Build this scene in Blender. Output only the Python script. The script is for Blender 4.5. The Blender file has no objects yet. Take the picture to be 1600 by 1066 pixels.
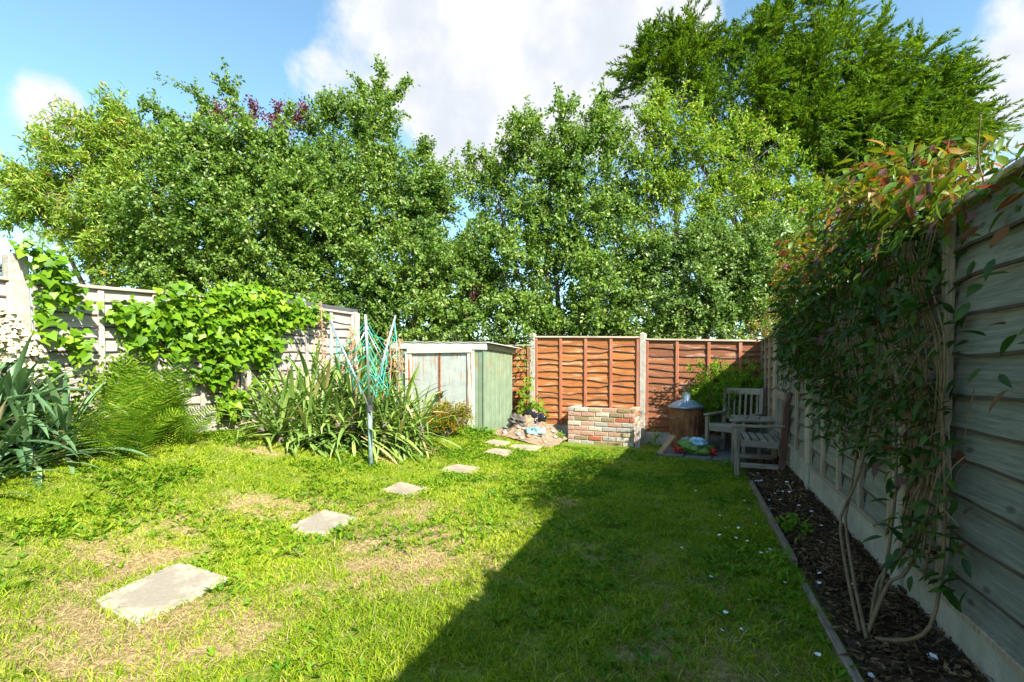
import bpy, math, random
import numpy as np
from mathutils import Matrix, Vector
rnd = random.Random(7)
RNG = np.random.default_rng(11)
R = math.radians
S = bpy.context.scene
COL = S.collection

# ------------------------------------------------------------------ camera
YAW, PITCH, FPX, UC, VC, CAMH = R(23.7), R(-1.5), 750.0, 800.0, 594.6, 1.03
cd = bpy.data.cameras.new('camera')
cam = bpy.data.objects.new('camera', cd); COL.objects.link(cam)
cd.sensor_width = 36; cd.lens = FPX / 1600 * 36
cd.shift_y = (VC - 533) / 1600
cd.clip_start = .05; cd.clip_end = 2000
cam.location = (0, 0, CAMH); cam.rotation_euler = (R(90) + PITCH, 0, YAW)
S.camera = cam

# ------------------------------------------------------------------ light
SUN_EL, SUN_AZ = R(37), R(32)            # azimuth measured from +X towards the camera side (-Y)
sdir = Vector((math.cos(SUN_EL) * math.cos(SUN_AZ), -math.cos(SUN_EL) * math.sin(SUN_AZ), math.sin(SUN_EL)))
sl = bpy.data.lights.new('sun', 'SUN'); sl.energy = 5.0; sl.angle = R(.55); sl.color = (1, .95, .86)
so = bpy.data.objects.new('sun', sl); COL.objects.link(so)
so.rotation_euler = sdir.to_track_quat('Z', 'Y').to_euler()
S.view_settings.view_transform = 'Standard'; S.view_settings.look = 'None'
S.view_settings.exposure = 1.66; S.view_settings.gamma = 1; S.view_settings.use_curve_mapping = False

fwd = np.array([-math.sin(YAW) * math.cos(PITCH), math.cos(YAW) * math.cos(PITCH), math.sin(PITCH)])
rgt = np.array([math.cos(YAW), math.sin(YAW), 0]); upv = np.cross(rgt, fwd)
O = np.array([0, 0, CAMH])
def at(u, v, z):
    "world point at a survey direction and a depth (the garden was measured from the camera's position)"
    return O + (fwd + rgt * (u - UC) / FPX - upv * (v - VC) / FPX) * z
def proj(P):
    d = P - O; z = d @ fwd
    return UC + FPX * (d @ rgt) / z, VC - FPX * (d @ upv) / z, z

W = bpy.data.worlds.new('World'); S.world = W; W.use_nodes = True
nt = W.node_tree; nt.nodes.clear()
def N(nt, t, **k):
    n = nt.nodes.new(t)
    for a, b in k.items():
        if a.startswith('i_'): n.inputs[a[2:].replace('_', ' ')].default_value = b
        else: setattr(n, a, b)
    return n
def L(nt, a, b): nt.links.new(a, b)
def MA(nt, op, a, b=None, c=None, clamp=False):
    n = nt.nodes.new('ShaderNodeMath'); n.operation = op; n.use_clamp = clamp
    for i, x in enumerate((a, b, c)):
        if x is None: continue
        if isinstance(x, (int, float)): n.inputs[i].default_value = x
        else: nt.links.new(x, n.inputs[i])
    return n.outputs[0]
def MIX(nt, f, a, b, blend='MIX'):
    n = nt.nodes.new('ShaderNodeMix'); n.data_type = 'RGBA'; n.blend_type = blend
    for s, x in ((0, f), (6, a), (7, b)):
        if isinstance(x, (int, float)): n.inputs[s].default_value = x
        elif isinstance(x, tuple): n.inputs[s].default_value = (*x, 1)[:4]
        else: nt.links.new(x, n.inputs[s])
    return n.outputs[2]
def RAMP(nt, f, stops, interp='LINEAR'):
    n = nt.nodes.new('ShaderNodeValToRGB'); r = n.color_ramp; r.interpolation = interp
    while len(r.elements) < len(stops): r.elements.new(.5)
    for e, (p, c) in zip(r.elements, stops):
        e.position = p; e.color = (*c, 1) if isinstance(c, tuple) else (c, c, c, 1)
    nt.links.new(f, n.inputs[0]); return n.outputs[0]
def MAPR(nt, f, a, b, c=0., d=1.):
    n = nt.nodes.new('ShaderNodeMapRange'); n.interpolation_type = 'SMOOTHSTEP'
    nt.links.new(f, n.inputs[0])
    for i, x in enumerate((a, b, c, d)): n.inputs[i + 1].default_value = x
    return n.outputs[0]
def NOISE(nt, vec, scale, detail=4, rough=.55, dist=0.):
    n = nt.nodes.new('ShaderNodeTexNoise'); n.inputs['Scale'].default_value = scale
    n.inputs['Detail'].default_value = detail; n.inputs['Roughness'].default_value = rough
    n.inputs['Distortion'].default_value = dist
    if vec is not None: nt.links.new(vec, n.inputs['Vector'])
    return n.outputs[0]

sky = N(nt, 'ShaderNodeTexSky', sky_type='NISHITA', sun_disc=False, sun_elevation=SUN_EL,
        sun_rotation=math.atan2(sdir.x, sdir.y), altitude=50, air_density=1.0, dust_density=.6, ozone_density=1.6)
tc = N(nt, 'ShaderNodeTexCoord'); dirv = tc.outputs['Generated']
n1 = NOISE(nt, dirv, 6.5, 10, .56, .2); n2 = NOISE(nt, dirv, 2.2, 4, .5)
cl = MA(nt, 'ADD', MA(nt, 'MULTIPLY', n1, .7), MA(nt, 'MULTIPLY', n2, .35))      # about .52 on average
def blob(u, v, rad, amt):
    d = at(u, v, 1.) - O; d = d / np.linalg.norm(d)
    vm = nt.nodes.new('ShaderNodeVectorMath'); vm.operation = 'DISTANCE'
    nt.links.new(dirv, vm.inputs[0]); vm.inputs[1].default_value = tuple(d)
    return MAPR(nt, vm.outputs['Value'], 0., rad, amt, 0.)
for b in ((560, 50, .22, .2), (510, 90, .1, .1), (700, 70, .26, .2), (840, 100, .28, .27), (980, 50, .28, .25), (720, 190, .2, .2), (1100, 40, .14, .08), (1590, 140, .16, .26), (110, 165, .1, .3), (60, 190, .09, .26), (470, 130, .1, .1), (1560, 15, .16, .12), (540, 190, .12, .1),
          (250, 60, .4, -.2), (1220, 30, .14, -.14), (1470, 70, .12, -.12), (20, 330, .3, -.1), (330, 160, .16, -.1)):
    cl = MA(nt, 'ADD', cl, blob(*b))
mask = MAPR(nt, cl, .60, .76)
shade = MA(nt, 'ADD', NOISE(nt, dirv, 7., 8, .55), MA(nt, 'MULTIPLY', MAPR(nt, cl, .62, .95), -.10))
ccol = MIX(nt, MAPR(nt, shade, .28, .52), (2.8, 3.0, 3.3), (3.6, 3.65, 3.7))
skyc = MIX(nt, 1., sky.outputs[0], (1.0, 1.2, 1.1), 'MULTIPLY')
allc = MIX(nt, mask, skyc, ccol)
bg = N(nt, 'ShaderNodeBackground'); bg.inputs['Strength'].default_value = .092
L(nt, allc, bg.inputs[0])
L(nt, bg.outputs[0], N(nt, 'ShaderNodeOutputWorld').inputs[0])

# ------------------------------------------------------------------ materials
def mat_base(name):
    m = bpy.data.materials.new(name); m.use_nodes = True
    t = m.node_tree; t.nodes.clear()
    o = t.nodes.new('ShaderNodeOutputMaterial'); p = t.nodes.new('ShaderNodeBsdfPrincipled')
    t.links.new(p.outputs[0], o.inputs[0]); return m, t, p, o
def rand_val(t):
    g = t.nodes.new('ShaderNodeNewGeometry'); oi = t.nodes.new('ShaderNodeObjectInfo')
    return MA(t, 'FRACT', MA(t, 'ADD', g.outputs['Random Per Island'], oi.outputs['Random']))
def leaf_mat(name, stops, rough=.5, trans=.4, spec=.35, tint=(1.25, 1.3, .6), gradient=None):
    m, t, p, o = mat_base(name)
    c = RAMP(t, rand_val(t), stops)
    g = t.nodes.new('ShaderNodeNewGeometry')
    big = NOISE(t, g.outputs['Position'], .9, 3)
    c = MIX(t, 1., c, RAMP(t, big, [(.3, (.72, .8, .7)), (.7, (1.25, 1.15, 1.1))]), 'MULTIPLY')
    L(t, c, p.inputs['Base Color']); p.inputs['Roughness'].default_value = rough
    p.inputs['Specular IOR Level'].default_value = spec
    tr = t.nodes.new('ShaderNodeBsdfTranslucent'); L(t, MIX(t, 1., c, tint, 'MULTIPLY'), tr.inputs[0])
    mx = t.nodes.new('ShaderNodeMixShader'); mx.inputs[0].default_value = trans
    L(t, p.outputs[0], mx.inputs[1]); L(t, tr.outputs[0], mx.inputs[2]); L(t, mx.outputs[0], o.inputs[0])
    return m
def plain(name, c, rough=.7, metal=0., var=.25, scale=12., bump=.15, bscale=60., island=False):
    m, t, p, o = mat_base(name)
    tcn = t.nodes.new('ShaderNodeTexCoord'); v = tcn.outputs['Object']
    f = NOISE(t, v, scale, 6, .6)
    lo = tuple(x * (1 - var) for x in c); hi = tuple(min(1, x * (1 + var)) for x in c)
    col = RAMP(t, f, [(.3, lo), (.7, hi)])
    if island:
        col = MIX(t, 1., col, RAMP(t, rand_val(t), [(0., (.6, .6, .6)), (1., (1.35, 1.3, 1.25))]), 'MULTIPLY')
    L(t, col, p.inputs['Base Color']); p.inputs['Roughness'].default_value = rough; p.inputs['Metallic'].default_value = metal
    if bump:
        b = t.nodes.new('ShaderNodeBump'); b.inputs['Strength'].default_value = bump; b.inputs['Distance'].default_value = .02
        L(t, NOISE(t, v, bscale, 5), b.inputs['Height']); L(t, b.outputs[0], p.inputs['Normal'])
    return m
def wood(name, c1, c2, dirt=(.1, .09, .08), axis=0, rough=.85, wear=None, wearamt=.5, spots=0.):
    "weathered timber: grain runs along the given local axis"
    m, t, p, o = mat_base(name)
    tcn = t.nodes.new('ShaderNodeTexCoord'); oi = t.nodes.new('ShaderNodeObjectInfo')
    mp = t.nodes.new('ShaderNodeMapping'); sc = [48., 48., 48.]; sc[axis] = 2.6
    mp.inputs['Scale'].default_value = sc
    off = t.nodes.new('ShaderNodeVectorMath'); off.operation = 'SCALE'; off.inputs[0].default_value = (17, 31, 23)
    L(t, oi.outputs['Random'], off.inputs['Scale'])
    ad = t.nodes.new('ShaderNodeVectorMath'); L(t, tcn.outputs['Object'], ad.inputs[0]); L(t, off.outputs[0], ad.inputs[1])
    L(t, ad.outputs[0], mp.inputs[0])
    grain = NOISE(t, mp.outputs[0], 1.5, 7, .65, .12)
    col = MIX(t, MAPR(t, grain, .32, .68), c1, c2)
    col = MIX(t, 1., col, RAMP(t, oi.outputs['Random'], [(0., (.8, .8, .82)), (.5, (1., .98, .96)), (1., (1.15, 1.13, 1.1))]), 'MULTIPLY')
    mp3 = t.nodes.new('ShaderNodeMapping'); s3 = [170., 170., 170.]; s3[axis] = 7.; mp3.inputs['Scale'].default_value = s3
    L(t, ad.outputs[0], mp3.inputs[0]); fine = NOISE(t, mp3.outputs[0], 1., 3, .6)
    col = MIX(t, 1., col, RAMP(t, fine, [(.3, (.78, .78, .78)), (.7, (1.2, 1.2, 1.2))]), 'MULTIPLY')
    blot = NOISE(t, ad.outputs[0], 4.2, 5, .6)
    col = MIX(t, MA(t, 'MULTIPLY', MAPR(t, blot, .55, .75), .55), col, dirt)
    if wear:
        mp2 = t.nodes.new('ShaderNodeMapping'); s2 = [16., 16., 16.]; s2[axis] = 2.5; mp2.inputs['Scale'].default_value = s2
        L(t, ad.outputs[0], mp2.inputs[0])
        col = MIX(t, MA(t, 'MULTIPLY', MAPR(t, NOISE(t, mp2.outputs[0], 1., 6, .7), .52, .66), wearamt), col, wear)
    if spots:
        vo = t.nodes.new('ShaderNodeTexVoronoi'); vo.inputs['Scale'].default_value = 4.5; mk = t.nodes.new('ShaderNodeMapping'); ks = [1.9, 1.9, 1.9]; ks[axis] = .85; ks[1] = 0.; mk.inputs['Scale'].default_value = ks; L(t, ad.outputs[0], mk.inputs[0]); L(t, mk.outputs[0], vo.inputs['Vector'])
        col = MIX(t, MA(t, 'MULTIPLY', MAPR(t, vo.outputs[0], .13, .05), spots), col, dirt)
    L(t, col, p.inputs['Base Color']); p.inputs['Roughness'].default_value = rough
    b = t.nodes.new('ShaderNodeBump'); b.inputs['Strength'].default_value = .35; b.inputs['Distance'].default_value = .006
    L(t, grain, b.inputs['Height']); L(t, b.outputs[0], p.inputs['Normal'])
    return m

M = {}
M['grey_fence'] = wood('silvered_fence_wood', (.235, .205, .175), (.36, .325, .285), (.2, .135, .09), wear=(.45, .41, .37), wearamt=.5)
M['grey_batten'] = wood('silvered_batten_wood', (.25, .22, .19), (.38, .345, .31), (.2, .16, .12), axis=2)
M['red_fence'] = wood('red_stained_fence_wood', (.235, .07, .014), (.36, .125, .024), (.10, .035, .015), wear=(.42, .26, .14), wearamt=.75)
M['red_batten'] = wood('red_stained_batten_wood', (.22, .065, .03), (.34, .12, .055), (.14, .06, .03), axis=2, wear=(.36, .24, .17))
M['grey_cap'] = wood('weathered_cap_wood', (.3, .24, .18), (.44, .37, .29), (.2, .15, .1))
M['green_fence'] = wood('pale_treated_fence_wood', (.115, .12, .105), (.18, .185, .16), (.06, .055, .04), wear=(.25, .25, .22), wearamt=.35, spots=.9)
M['green_batten'] = wood('brown_batten_wood', (.22, .17, .12), (.36, .3, .23), (.12, .09, .07), axis=2)
M['brown_fence'] = wood('brown_stained_fence_wood', (.22, .1, .06), (.34, .2, .13), (.1, .06, .04), wear=(.35, .25, .2))
M['bench_wood'] = wood('weathered_bench_wood', (.16, .13, .105), (.32, .275, .225), (.07, .052, .04), wear=(.46, .42, .36), wearamt=.5)
M['bench_wood_z'] = wood('weathered_bench_wood_upright', (.15, .12, .095), (.31, .26, .21), (.07, .05, .04), axis=2, wear=(.44, .39, .33), wearamt=.45)
M['bench_red'] = wood('red_flaked_bench_wood', (.07, .03, .022), (.12, .05, .035), (.05, .03, .025), axis=2, wear=(.3, .28, .26), wearamt=.5)
M['edging'] = wood('edging_board_wood', (.14, .105, .078), (.27, .21, .16), (.1, .08, .06), axis=1)
M['waney_edge_shade'] = plain('bark_edge_with_gap_shade', (.05, .034, .026), .9, var=.4, scale=9, bump=.2)  # bark edge, with the shadow line under each board painted in
M['red_fence_shaded'] = wood('shaded_red_stained_fence_wood', (.14, .042, .014), (.235, .082, .024), (.08, .03, .018), wear=(.34, .2, .13), wearamt=.8)  # darker copy of the red stain; the panel's shade is put into its colour
M['concrete'] = plain('rough_concrete', (.32, .29, .24), .9, var=.3, scale=14, bump=.5, bscale=90)
M['concrete_dark'] = plain('damp_concrete', (.33, .31, .27), .9, var=.3, scale=6, bump=.35, bscale=80)
M['bark'] = plain('grey_bark', (.13, .105, .08), .9, var=.4, scale=20, bump=.6)
M['twig'] = plain('pale_twig_bark', (.17, .14, .105), .9, var=.3, scale=20, bump=.0)
M['vine_stem'] = plain('tan_vine_stem', (.15, .098, .05), .8, var=.35, scale=30, bump=.3)
M['hawthorn'] = leaf_mat('hawthorn_leaf', [(0, (.055, .12, .018)), (.45, (.11, .2, .028)), (.8, (.165, .26, .045)), (1, (.25, .31, .07))], .4, .4, .4)
M['hawthorn_grey'] = leaf_mat('grey_green_leaf', [(0, (.07, .14, .03)), (.5, (.125, .215, .045)), (1, (.21, .28, .08))], .38, .4, .45)
M['willow'] = leaf_mat('pale_narrow_leaf', [(0, (.095, .185, .014)), (.5, (.175, .28, .03)), (.965, (.3, .37, .08)), (.975, (.42, .2, .03)), (1, (.38, .27, .03))], 0.5, 0.4, 0.22)
M['cherry'] = leaf_mat('yellow_green_leaf', [(0, (.09, .18, .012)), (.5, (.165, .27, .02)), (.96, (.27, .345, .045)), (1, (.42, .25, .03))], 0.5, 0.4, 0.22)
M['conifer'] = leaf_mat('cypress_spray', [(0, (.04, .10, .012)), (.5, (.09, .175, .016)), (1, (.21, .28, .02))], 0.6, 0.32, 0.15)
M['purple'] = leaf_mat('purple_plum_leaf', [(0, (.07, .018, .03)), (1, (.16, .03, .06))], .45, .35, .4, (1.5, .9, 1.))
M['darkshrub'] = leaf_mat('dark_shrub_leaf', [(0, (.02, .035, .03)), (1, (.05, .07, .055))], .5, .3)
M['paleshrub'] = leaf_mat('pale_variegated_leaf', [(0, (.16, .21, .02)), (.6, (.3, .33, .06)), (1, (.45, .38, .08))], 0.5, 0.4, 0.22)
M['ivy'] = leaf_mat('ivy_leaf', [(0, (.07, .16, .006)), (.6, (.125, .25, .008)), (1, (.2, .31, .015))], 0.45, 0.33, 0.25)
M['yucca_blue'] = leaf_mat('blue_green_yucca_leaf', [(0, (.06, .135, .06)), (.6, (.11, .205, .095)), (.93, (.17, .27, .12)), (.95, (.4, .31, .18)), (1, (.45, .36, .23))], 0.45, 0.22, 0.35)
M['yucca'] = leaf_mat('green_yucca_leaf', [(0, (.09, .17, .03)), (.55, (.155, .25, .055)), (.94, (.26, .35, .09)), (.965, (.38, .3, .13)), (1, (.42, .34, .18))], 0.45, 0.22, 0.35)
M['fern'] = leaf_mat('fern_frond', [(0, (.07, .16, .010)), (.6, (.14, .26, .016)), (1, (.28, .35, .035))], 0.55, 0.4, 0.15)
M['bramble'] = leaf_mat('small_weed_leaf', [(0, (.07, .16, .008)), (.6, (.14, .24, .014)), (1, (.25, .3, .04))], 0.5, 0.4, 0.22)
M['spirea'] = leaf_mat('red_tipped_leaf', [(0, (.12, .19, .008)), (.55, (.23, .25, .012)), (.75, (.3, .15, .012)), (1, (.34, .08, .015))], 0.5, 0.4, 0.22)
M['cornerbush'] = leaf_mat('fresh_green_leaf', [(0, (.09, .21, .012)), (.6, (.17, .33, .018)), (1, (.3, .42, .04))], 0.5, 0.4, 0.22)
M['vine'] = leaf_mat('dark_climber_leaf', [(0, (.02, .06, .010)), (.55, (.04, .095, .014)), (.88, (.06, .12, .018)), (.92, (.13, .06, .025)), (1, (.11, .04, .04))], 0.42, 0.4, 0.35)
M['vine_top'] = leaf_mat('bronze_climber_leaf', [(0, (.06, .14, .010)), (.5, (.12, .19, .012)), (.68, (.2, .18, .015)), (.78, (.24, .11, .022)), (.88, (.17, .05, .035)), (1, (.14, .07, .09))], 0.42, 0.42, 0.35, (1.5, 1.1, .5))
M['cream'] = plain('cream_petal', (.56, .49, .31), .5, var=.12, bump=0)
M['pod'] = plain('dried_pod', (.42, .23, .11), .7, var=.3, bump=0, island=True)
M['stalk'] = plain('pink_brown_stalk', (.33, .19, .13), .7, var=.2, bump=0)
M['weed'] = leaf_mat('lawn_weed_leaf', [(0, (.06, .17, .006)), (.6, (.12, .25, .010)), (1, (.22, .31, .02))], 0.5, 0.4, 0.22)
M['white'] = plain('white_petal', (.78, .78, .8), .5, var=.08, bump=0)
M['mulch'] = leaf_mat('bark_chip', [(0, (.03, .019, .012)), (.5, (.09, .05, .029)), (.8, (.17, .095, .052)), (1, (.33, .22, .12))], .85, .02, .15)
M['paintgrey'] = None

# ------------------------------------------------------------------ mesh helpers
WLOC = {}
def mesh_np(name, V, F, mat, smooth=False):
    me = bpy.data.meshes.new(name)
    V = np.asarray(V, np.float32).reshape(-1, 3)
    if isinstance(F, np.ndarray):
        k = F.shape[1]; nF = len(F)
        me.vertices.add(len(V)); me.vertices.foreach_set('co', V.ravel())
        me.loops.add(nF * k); me.loops.foreach_set('vertex_index', F.astype(np.int32).ravel())
        me.polygons.add(nF); me.polygons.foreach_set('loop_start', np.arange(0, nF * k, k, dtype=np.int32))
        me.update(calc_edges=True)
    else:
        me.from_pydata(V.tolist(), [], F); me.update()
    if smooth: me.polygons.foreach_set('use_smooth', [True] * len(me.polygons))
    for mm in (mat if isinstance(mat, (list, tuple)) else [mat]): me.materials.append(mm)
    return me
def props(o, label=None, cat=None, group=None, kind=None, category=None):
    cat = cat or category
    for k, v in (('label', label), ('category', cat), ('group', group), ('kind', kind)):
        if v: o[k] = v
    return o
def link(name, me, parent=None, matrix=None, **kw):
    o = bpy.data.objects.new(name, me); COL.objects.link(o)
    if parent is not None: o.parent = parent
    if matrix is not None: o.matrix_local = matrix
    return props(o, **kw)
def obj(name, V, F, mat, parent=None, world=True, smooth=False, origin=None, **kw):
    "one mesh object; V in world coordinates (made local to an unrotated parent) unless world=False"
    V = np.asarray(V, float).reshape(-1, 3)
    base = np.zeros(3)
    if parent is not None and world: base = np.array(WLOC.get(parent.name, (0, 0, 0)))
    loc = np.zeros(3) if origin is None else np.array(origin, float) - base
    me = mesh_np(name, V - base - loc, F, mat, smooth)
    o = link(name, me, parent, **kw); o.location = loc
    WLOC[o.name] = tuple(base + loc)
    return o
def thing(name, label, cat, loc=(0, 0, 0), rotz=0, group=None):
    o = bpy.data.objects.new(name, None); COL.objects.link(o)
    o.empty_display_size = .1; o.location = loc; o.rotation_euler = (0, 0, rotz)
    WLOC[o.name] = tuple(loc)
    return props(o, label, cat, group)
class MB:
    def __init__(s): s.V, s.F = [], []
    def add(s, V, F):
        b = len(s.V); s.V += [tuple(map(float, v)) for v in V]; s.F += [tuple(i + b for i in f) for f in F]
    def box(s, c, size, rot=None, bev=0.):
        x, y, z = [a / 2 for a in size]
        if bev:
            b = bev; P = []; F = []
            for sx in (-1, 1):
                for sy in (-1, 1):
                    for sz in (-1, 1):
                        P += [(sx * (x - b), sy * (y - b), sz * z), (sx * (x - b), sy * y, sz * (z - b)), (sx * x, sy * (y - b), sz * (z - b))]
            import itertools
            idx = lambda sx, sy, sz, k: (((sx > 0) * 4 + (sy > 0) * 2 + (sz > 0)) * 3 + k)
            for sg in (-1, 1):
                q = [(-1, -1), (1, -1), (1, 1), (-1, 1)]
                if sg < 0: q = q[::-1]
                F.append([idx(a, b2, sg, 0) for a, b2 in q]); F.append([idx(a, sg, b2, 1) for a, b2 in q[::-1]]); F.append([idx(sg, a, b2, 2) for a, b2 in q])
                for tg in (-1, 1):
                    F.append([idx(-1, sg, tg, 0), idx(1, sg, tg, 0), idx(1, sg, tg, 1), idx(-1, sg, tg, 1)])
                    F.append([idx(sg, -1, tg, 0), idx(sg, 1, tg, 0), idx(sg, 1, tg, 2), idx(sg, -1, tg, 2)])
                    F.append([idx(sg, tg, -1, 1), idx(sg, tg, 1, 1), idx(sg, tg, 1, 2), idx(sg, tg, -1, 2)])
                    for ug in (-1, 1): F.append([idx(sg, tg, ug, 0), idx(sg, tg, ug, 1), idx(sg, tg, ug, 2)])
        else:
            P = [(sx * x, sy * y, sz * z) for sx in (-1, 1) for sy in (-1, 1) for sz in (-1, 1)]
            F = [(0, 1, 3, 2), (4, 6, 7, 5), (0, 4, 5, 1), (2, 3, 7, 6), (0, 2, 6, 4), (1, 5, 7, 3)]
        Rm = rot if rot is not None else Matrix.Identity(3)
        s.add([Vector(c) + Rm @ Vector(p) for p in P], F); return s
    def tube(s, pts, r, n=6, cap=True):
        pts = [Vector(p) for p in pts]; k = len(pts)
        rs = r if isinstance(r, (list, tuple)) else [r] * k
        V = []; prev = None
        for i, p in enumerate(pts):
            d = (pts[min(i + 1, k - 1)] - pts[max(i - 1, 0)])
            d = d.normalized() if d.length > 1e-9 else Vector((0, 0, 1))
            if prev is None:
                a = d.orthogonal().normalized()
            else:
                a = prev - d * prev.dot(d)
                a = a.normalized() if a.length > 1e-6 else d.orthogonal().normalized()
            prev = a; b = d.cross(a)
            for j in range(n):
                t = 2 * math.pi * j / n
                V.append(p + (a * math.cos(t) + b * math.sin(t)) * rs[i])
        F = [(i * n + j, i * n + (j + 1) % n, (i + 1) * n + (j + 1) % n, (i + 1) * n + j) for i in range(k - 1) for j in range(n)]
        if cap: F += [tuple(range(n))[::-1], tuple((k - 1) * n + j for j in range(n))]
        s.add(V, F); return s
    def bar(s, a, b, w, h, up=(0, 0, 1)):
        a, b = Vector(a), Vector(b); d = b - a; y = d.normalized()
        x = y.cross(Vector(up))
        x = x.normalized() if x.length > 1e-4 else Vector((1, 0, 0))
        z = x.cross(y); Rm = Matrix((x, y, z)).transposed()
        s.box((a + b) / 2, (w, d.length, h), Rm, bev=min(w, h) * .12); return s
    def lathe(s, prof, c=(0, 0, 0), n=24):
        V = [(c[0] + r * math.cos(2 * math.pi * j / n), c[1] + r * math.sin(2 * math.pi * j / n), c[2] + z) for r, z in prof for j in range(n)]
        k = len(prof)
        s.add(V, [(i * n + j, i * n + (j + 1) % n, (i + 1) * n + (j + 1) % n, (i + 1) * n + j) for i in range(k - 1) for j in range(n)]); return s
    def obj(s, name, mat, parent=None, **k): return obj(name, s.V, s.F, mat, parent, **k)
    def mesh(s, name, mat, smooth=False): return mesh_np(name, s.V, s.F, mat, smooth)

def unit(a): return a / np.maximum(np.linalg.norm(a, axis=-1, keepdims=True), 1e-9)
def leaves(pos, ax, nrm, ln, wd, fold=.25, wide=.45):
    "many folded diamond leaves: pos (N,3) base points; two triangles each"
    n = len(pos); ax = unit(ax); side = unit(np.cross(ax, nrm)); nr = np.cross(side, ax)
    ln = np.broadcast_to(ln, (n,))[:, None]; wd = np.broadcast_to(wd, (n,))[:, None]
    mid = pos + ax * ln * wide
    V = np.stack([pos, mid + side * wd / 2 + nr * wd * fold, pos + ax * ln - nr * ln * .08, mid - side * wd / 2 + nr * wd * fold], 1)
    i = np.arange(n)[:, None] * 4
    F = np.concatenate([i + np.array([[0, 1, 2]]), i + np.array([[0, 2, 3]])], 1).reshape(-1, 3)
    return V.reshape(-1, 3), F
def fbm(x, y, sc, seed=0, octv=3):
    r = np.zeros_like(x, float); amp = 1; tot = 0
    for o in range(octv):
        g = np.random.default_rng(seed + o * 17).random((64, 64))
        X = x * sc * 2 ** o; Y = y * sc * 2 ** o
        xi = np.floor(X).astype(int); yi = np.floor(Y).astype(int); fx = X - xi; fy = Y - yi
        fx = fx * fx * (3 - 2 * fx); fy = fy * fy * (3 - 2 * fy)
        G = lambda a, b: g[a % 64, b % 64]
        r += amp * ((G(xi, yi) * (1 - fx) + G(xi + 1, yi) * fx) * (1 - fy) + (G(xi, yi + 1) * (1 - fx) + G(xi + 1, yi + 1) * fx) * fy)
        tot += amp; amp *= .5
    return r / tot
def basis(pos, ax, nr, s=(1, 1, 1)):
    y = Vector(ax).normalized(); x = y.cross(Vector(nr))
    x = x.normalized() if x.length > 1e-5 else y.orthogonal().normalized()
    z = x.cross(y)
    m = Matrix((x * s[0], y * s[1], z * s[2])).transposed().to_4x4(); m.translation = Vector(pos); return m

# ------------------------------------------------------------------ ground
def sst(t):
    t = np.clip(t, 0, 1); return t * t * (3 - 2 * t)
def gz(X, Y):
    X = np.asarray(X, float); Y = np.asarray(Y, float)
    return -.025 * np.clip(Y, -2, 9) + .42 * sst((-X - (2.5 - .5 * sst((Y - 4) / 3))) / (2.5 + .5 * sst((Y - 4) / 3)))
def gzf(x, y): return float(gz(x, y))
FD = np.array([-.0419, .999]); FN = np.array([.999, .0419]); FDIST = .914     # right fence line
def fpt(s, off=0.): p = FN * (FDIST + off) + FD * s; return p[0], p[1]
def edge_x(Y): return .27 + (5.17 - Y) * .0535            # lawn / bed border
def dry(X, Y):
    "0 lush .. 1 parched"
    X = np.asarray(X, float); Y = np.asarray(Y, float)
    d = fbm(X + 9, Y + 5, .9, 3, 4) * 1.3 - .66
    for cx, cy, r, a in ((-1.55, 2.15, .45, .6), (-1.75, 1.45, .5, .28), (-2.2, 1.0, .6, .38), (-3.0, 2.6, .35, .35), (-1.2, 1.3, .4, .2), (-4.35, 3.3, .35, .6), (-3.4, 4.25, .22, .5), (-2.9, 1.3, .4, .3),
                         (-.9, 6.7, .5, .45), (-.5, 1.4, .5, .15), (-2.0, 5.2, .4, .15), (-3.2, 1.9, .5, .25)):
        d = d + a * np.exp(-((X - cx) ** 2 + (Y - cy) ** 2) / r ** 2)
    d = np.where(X > -1.1, d - .08, d)
    return np.clip(d * 1.5, 0, 1)

def ground_mat():
    m, t, p, o = mat_base('lawn_soil')
    g = t.nodes.new('ShaderNodeNewGeometry'); v = g.outputs['Position']
    a = NOISE(t, v, 40, 6, .7); b = NOISE(t, v, 1.1, 4)
    c = MIX(t, MAPR(t, a, .35, .65), (.19, .125, .055), (.42, .315, .155))
    at_ = t.nodes.new('ShaderNodeAttribute'); at_.attribute_name = 'dryness'
    gr = MIX(t, MAPR(t, a, .4, .7), (.10, .15, .012), (.22, .25, .035))
    c = MIX(t, MAPR(t, at_.outputs['Fac'], .15, .6), gr, c)
    L(t, c, p.inputs['Base Color']); p.inputs['Roughness'].default_value = 1; p.inputs['Specular IOR Level'].default_value = .1
    bp = t.nodes.new('ShaderNodeBump'); bp.inputs['Distance'].default_value = .02; bp.inputs['Strength'].default_value = .8
    L(t, a, bp.inputs['Height']); L(t, bp.outputs[0], p.inputs['Normal'])
    return m
xs = np.concatenate([[-400, -120, -50, -25, -14, -9, -7], np.arange(-6, 1.6, .1), [2, 4, 8, 15, 30, 70, 150, 400]])
ys = np.concatenate([[-300, -80, -30, -12, -6, -3, -1], np.arange(-.5, 9.6, .1), [10.5, 12, 16, 24, 40, 90, 200, 500]])
GX, GY = np.meshgrid(xs, ys); nx, ny = len(xs), len(ys)
GZ = gz(GX, GY) + (fbm(GX, GY, 2.5, 5, 3) - .5) * .03
ii = (np.arange(ny - 1)[:, None] * nx + np.arange(nx - 1)[None]).ravel()
gF = np.stack([ii, ii + 1, ii + nx + 1, ii + nx], 1)
ground = obj('lawn', np.stack([GX, GY, GZ], 2), gF, ground_mat(), smooth=True, kind='structure', label='patchy sunlit lawn with parched straw coloured areas', category='lawn')
at_ = ground.data.attributes.new('dryness', 'FLOAT', 'POINT'); at_.data.foreach_set('value', dry(GX, GY).astype(np.float32).ravel())

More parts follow.
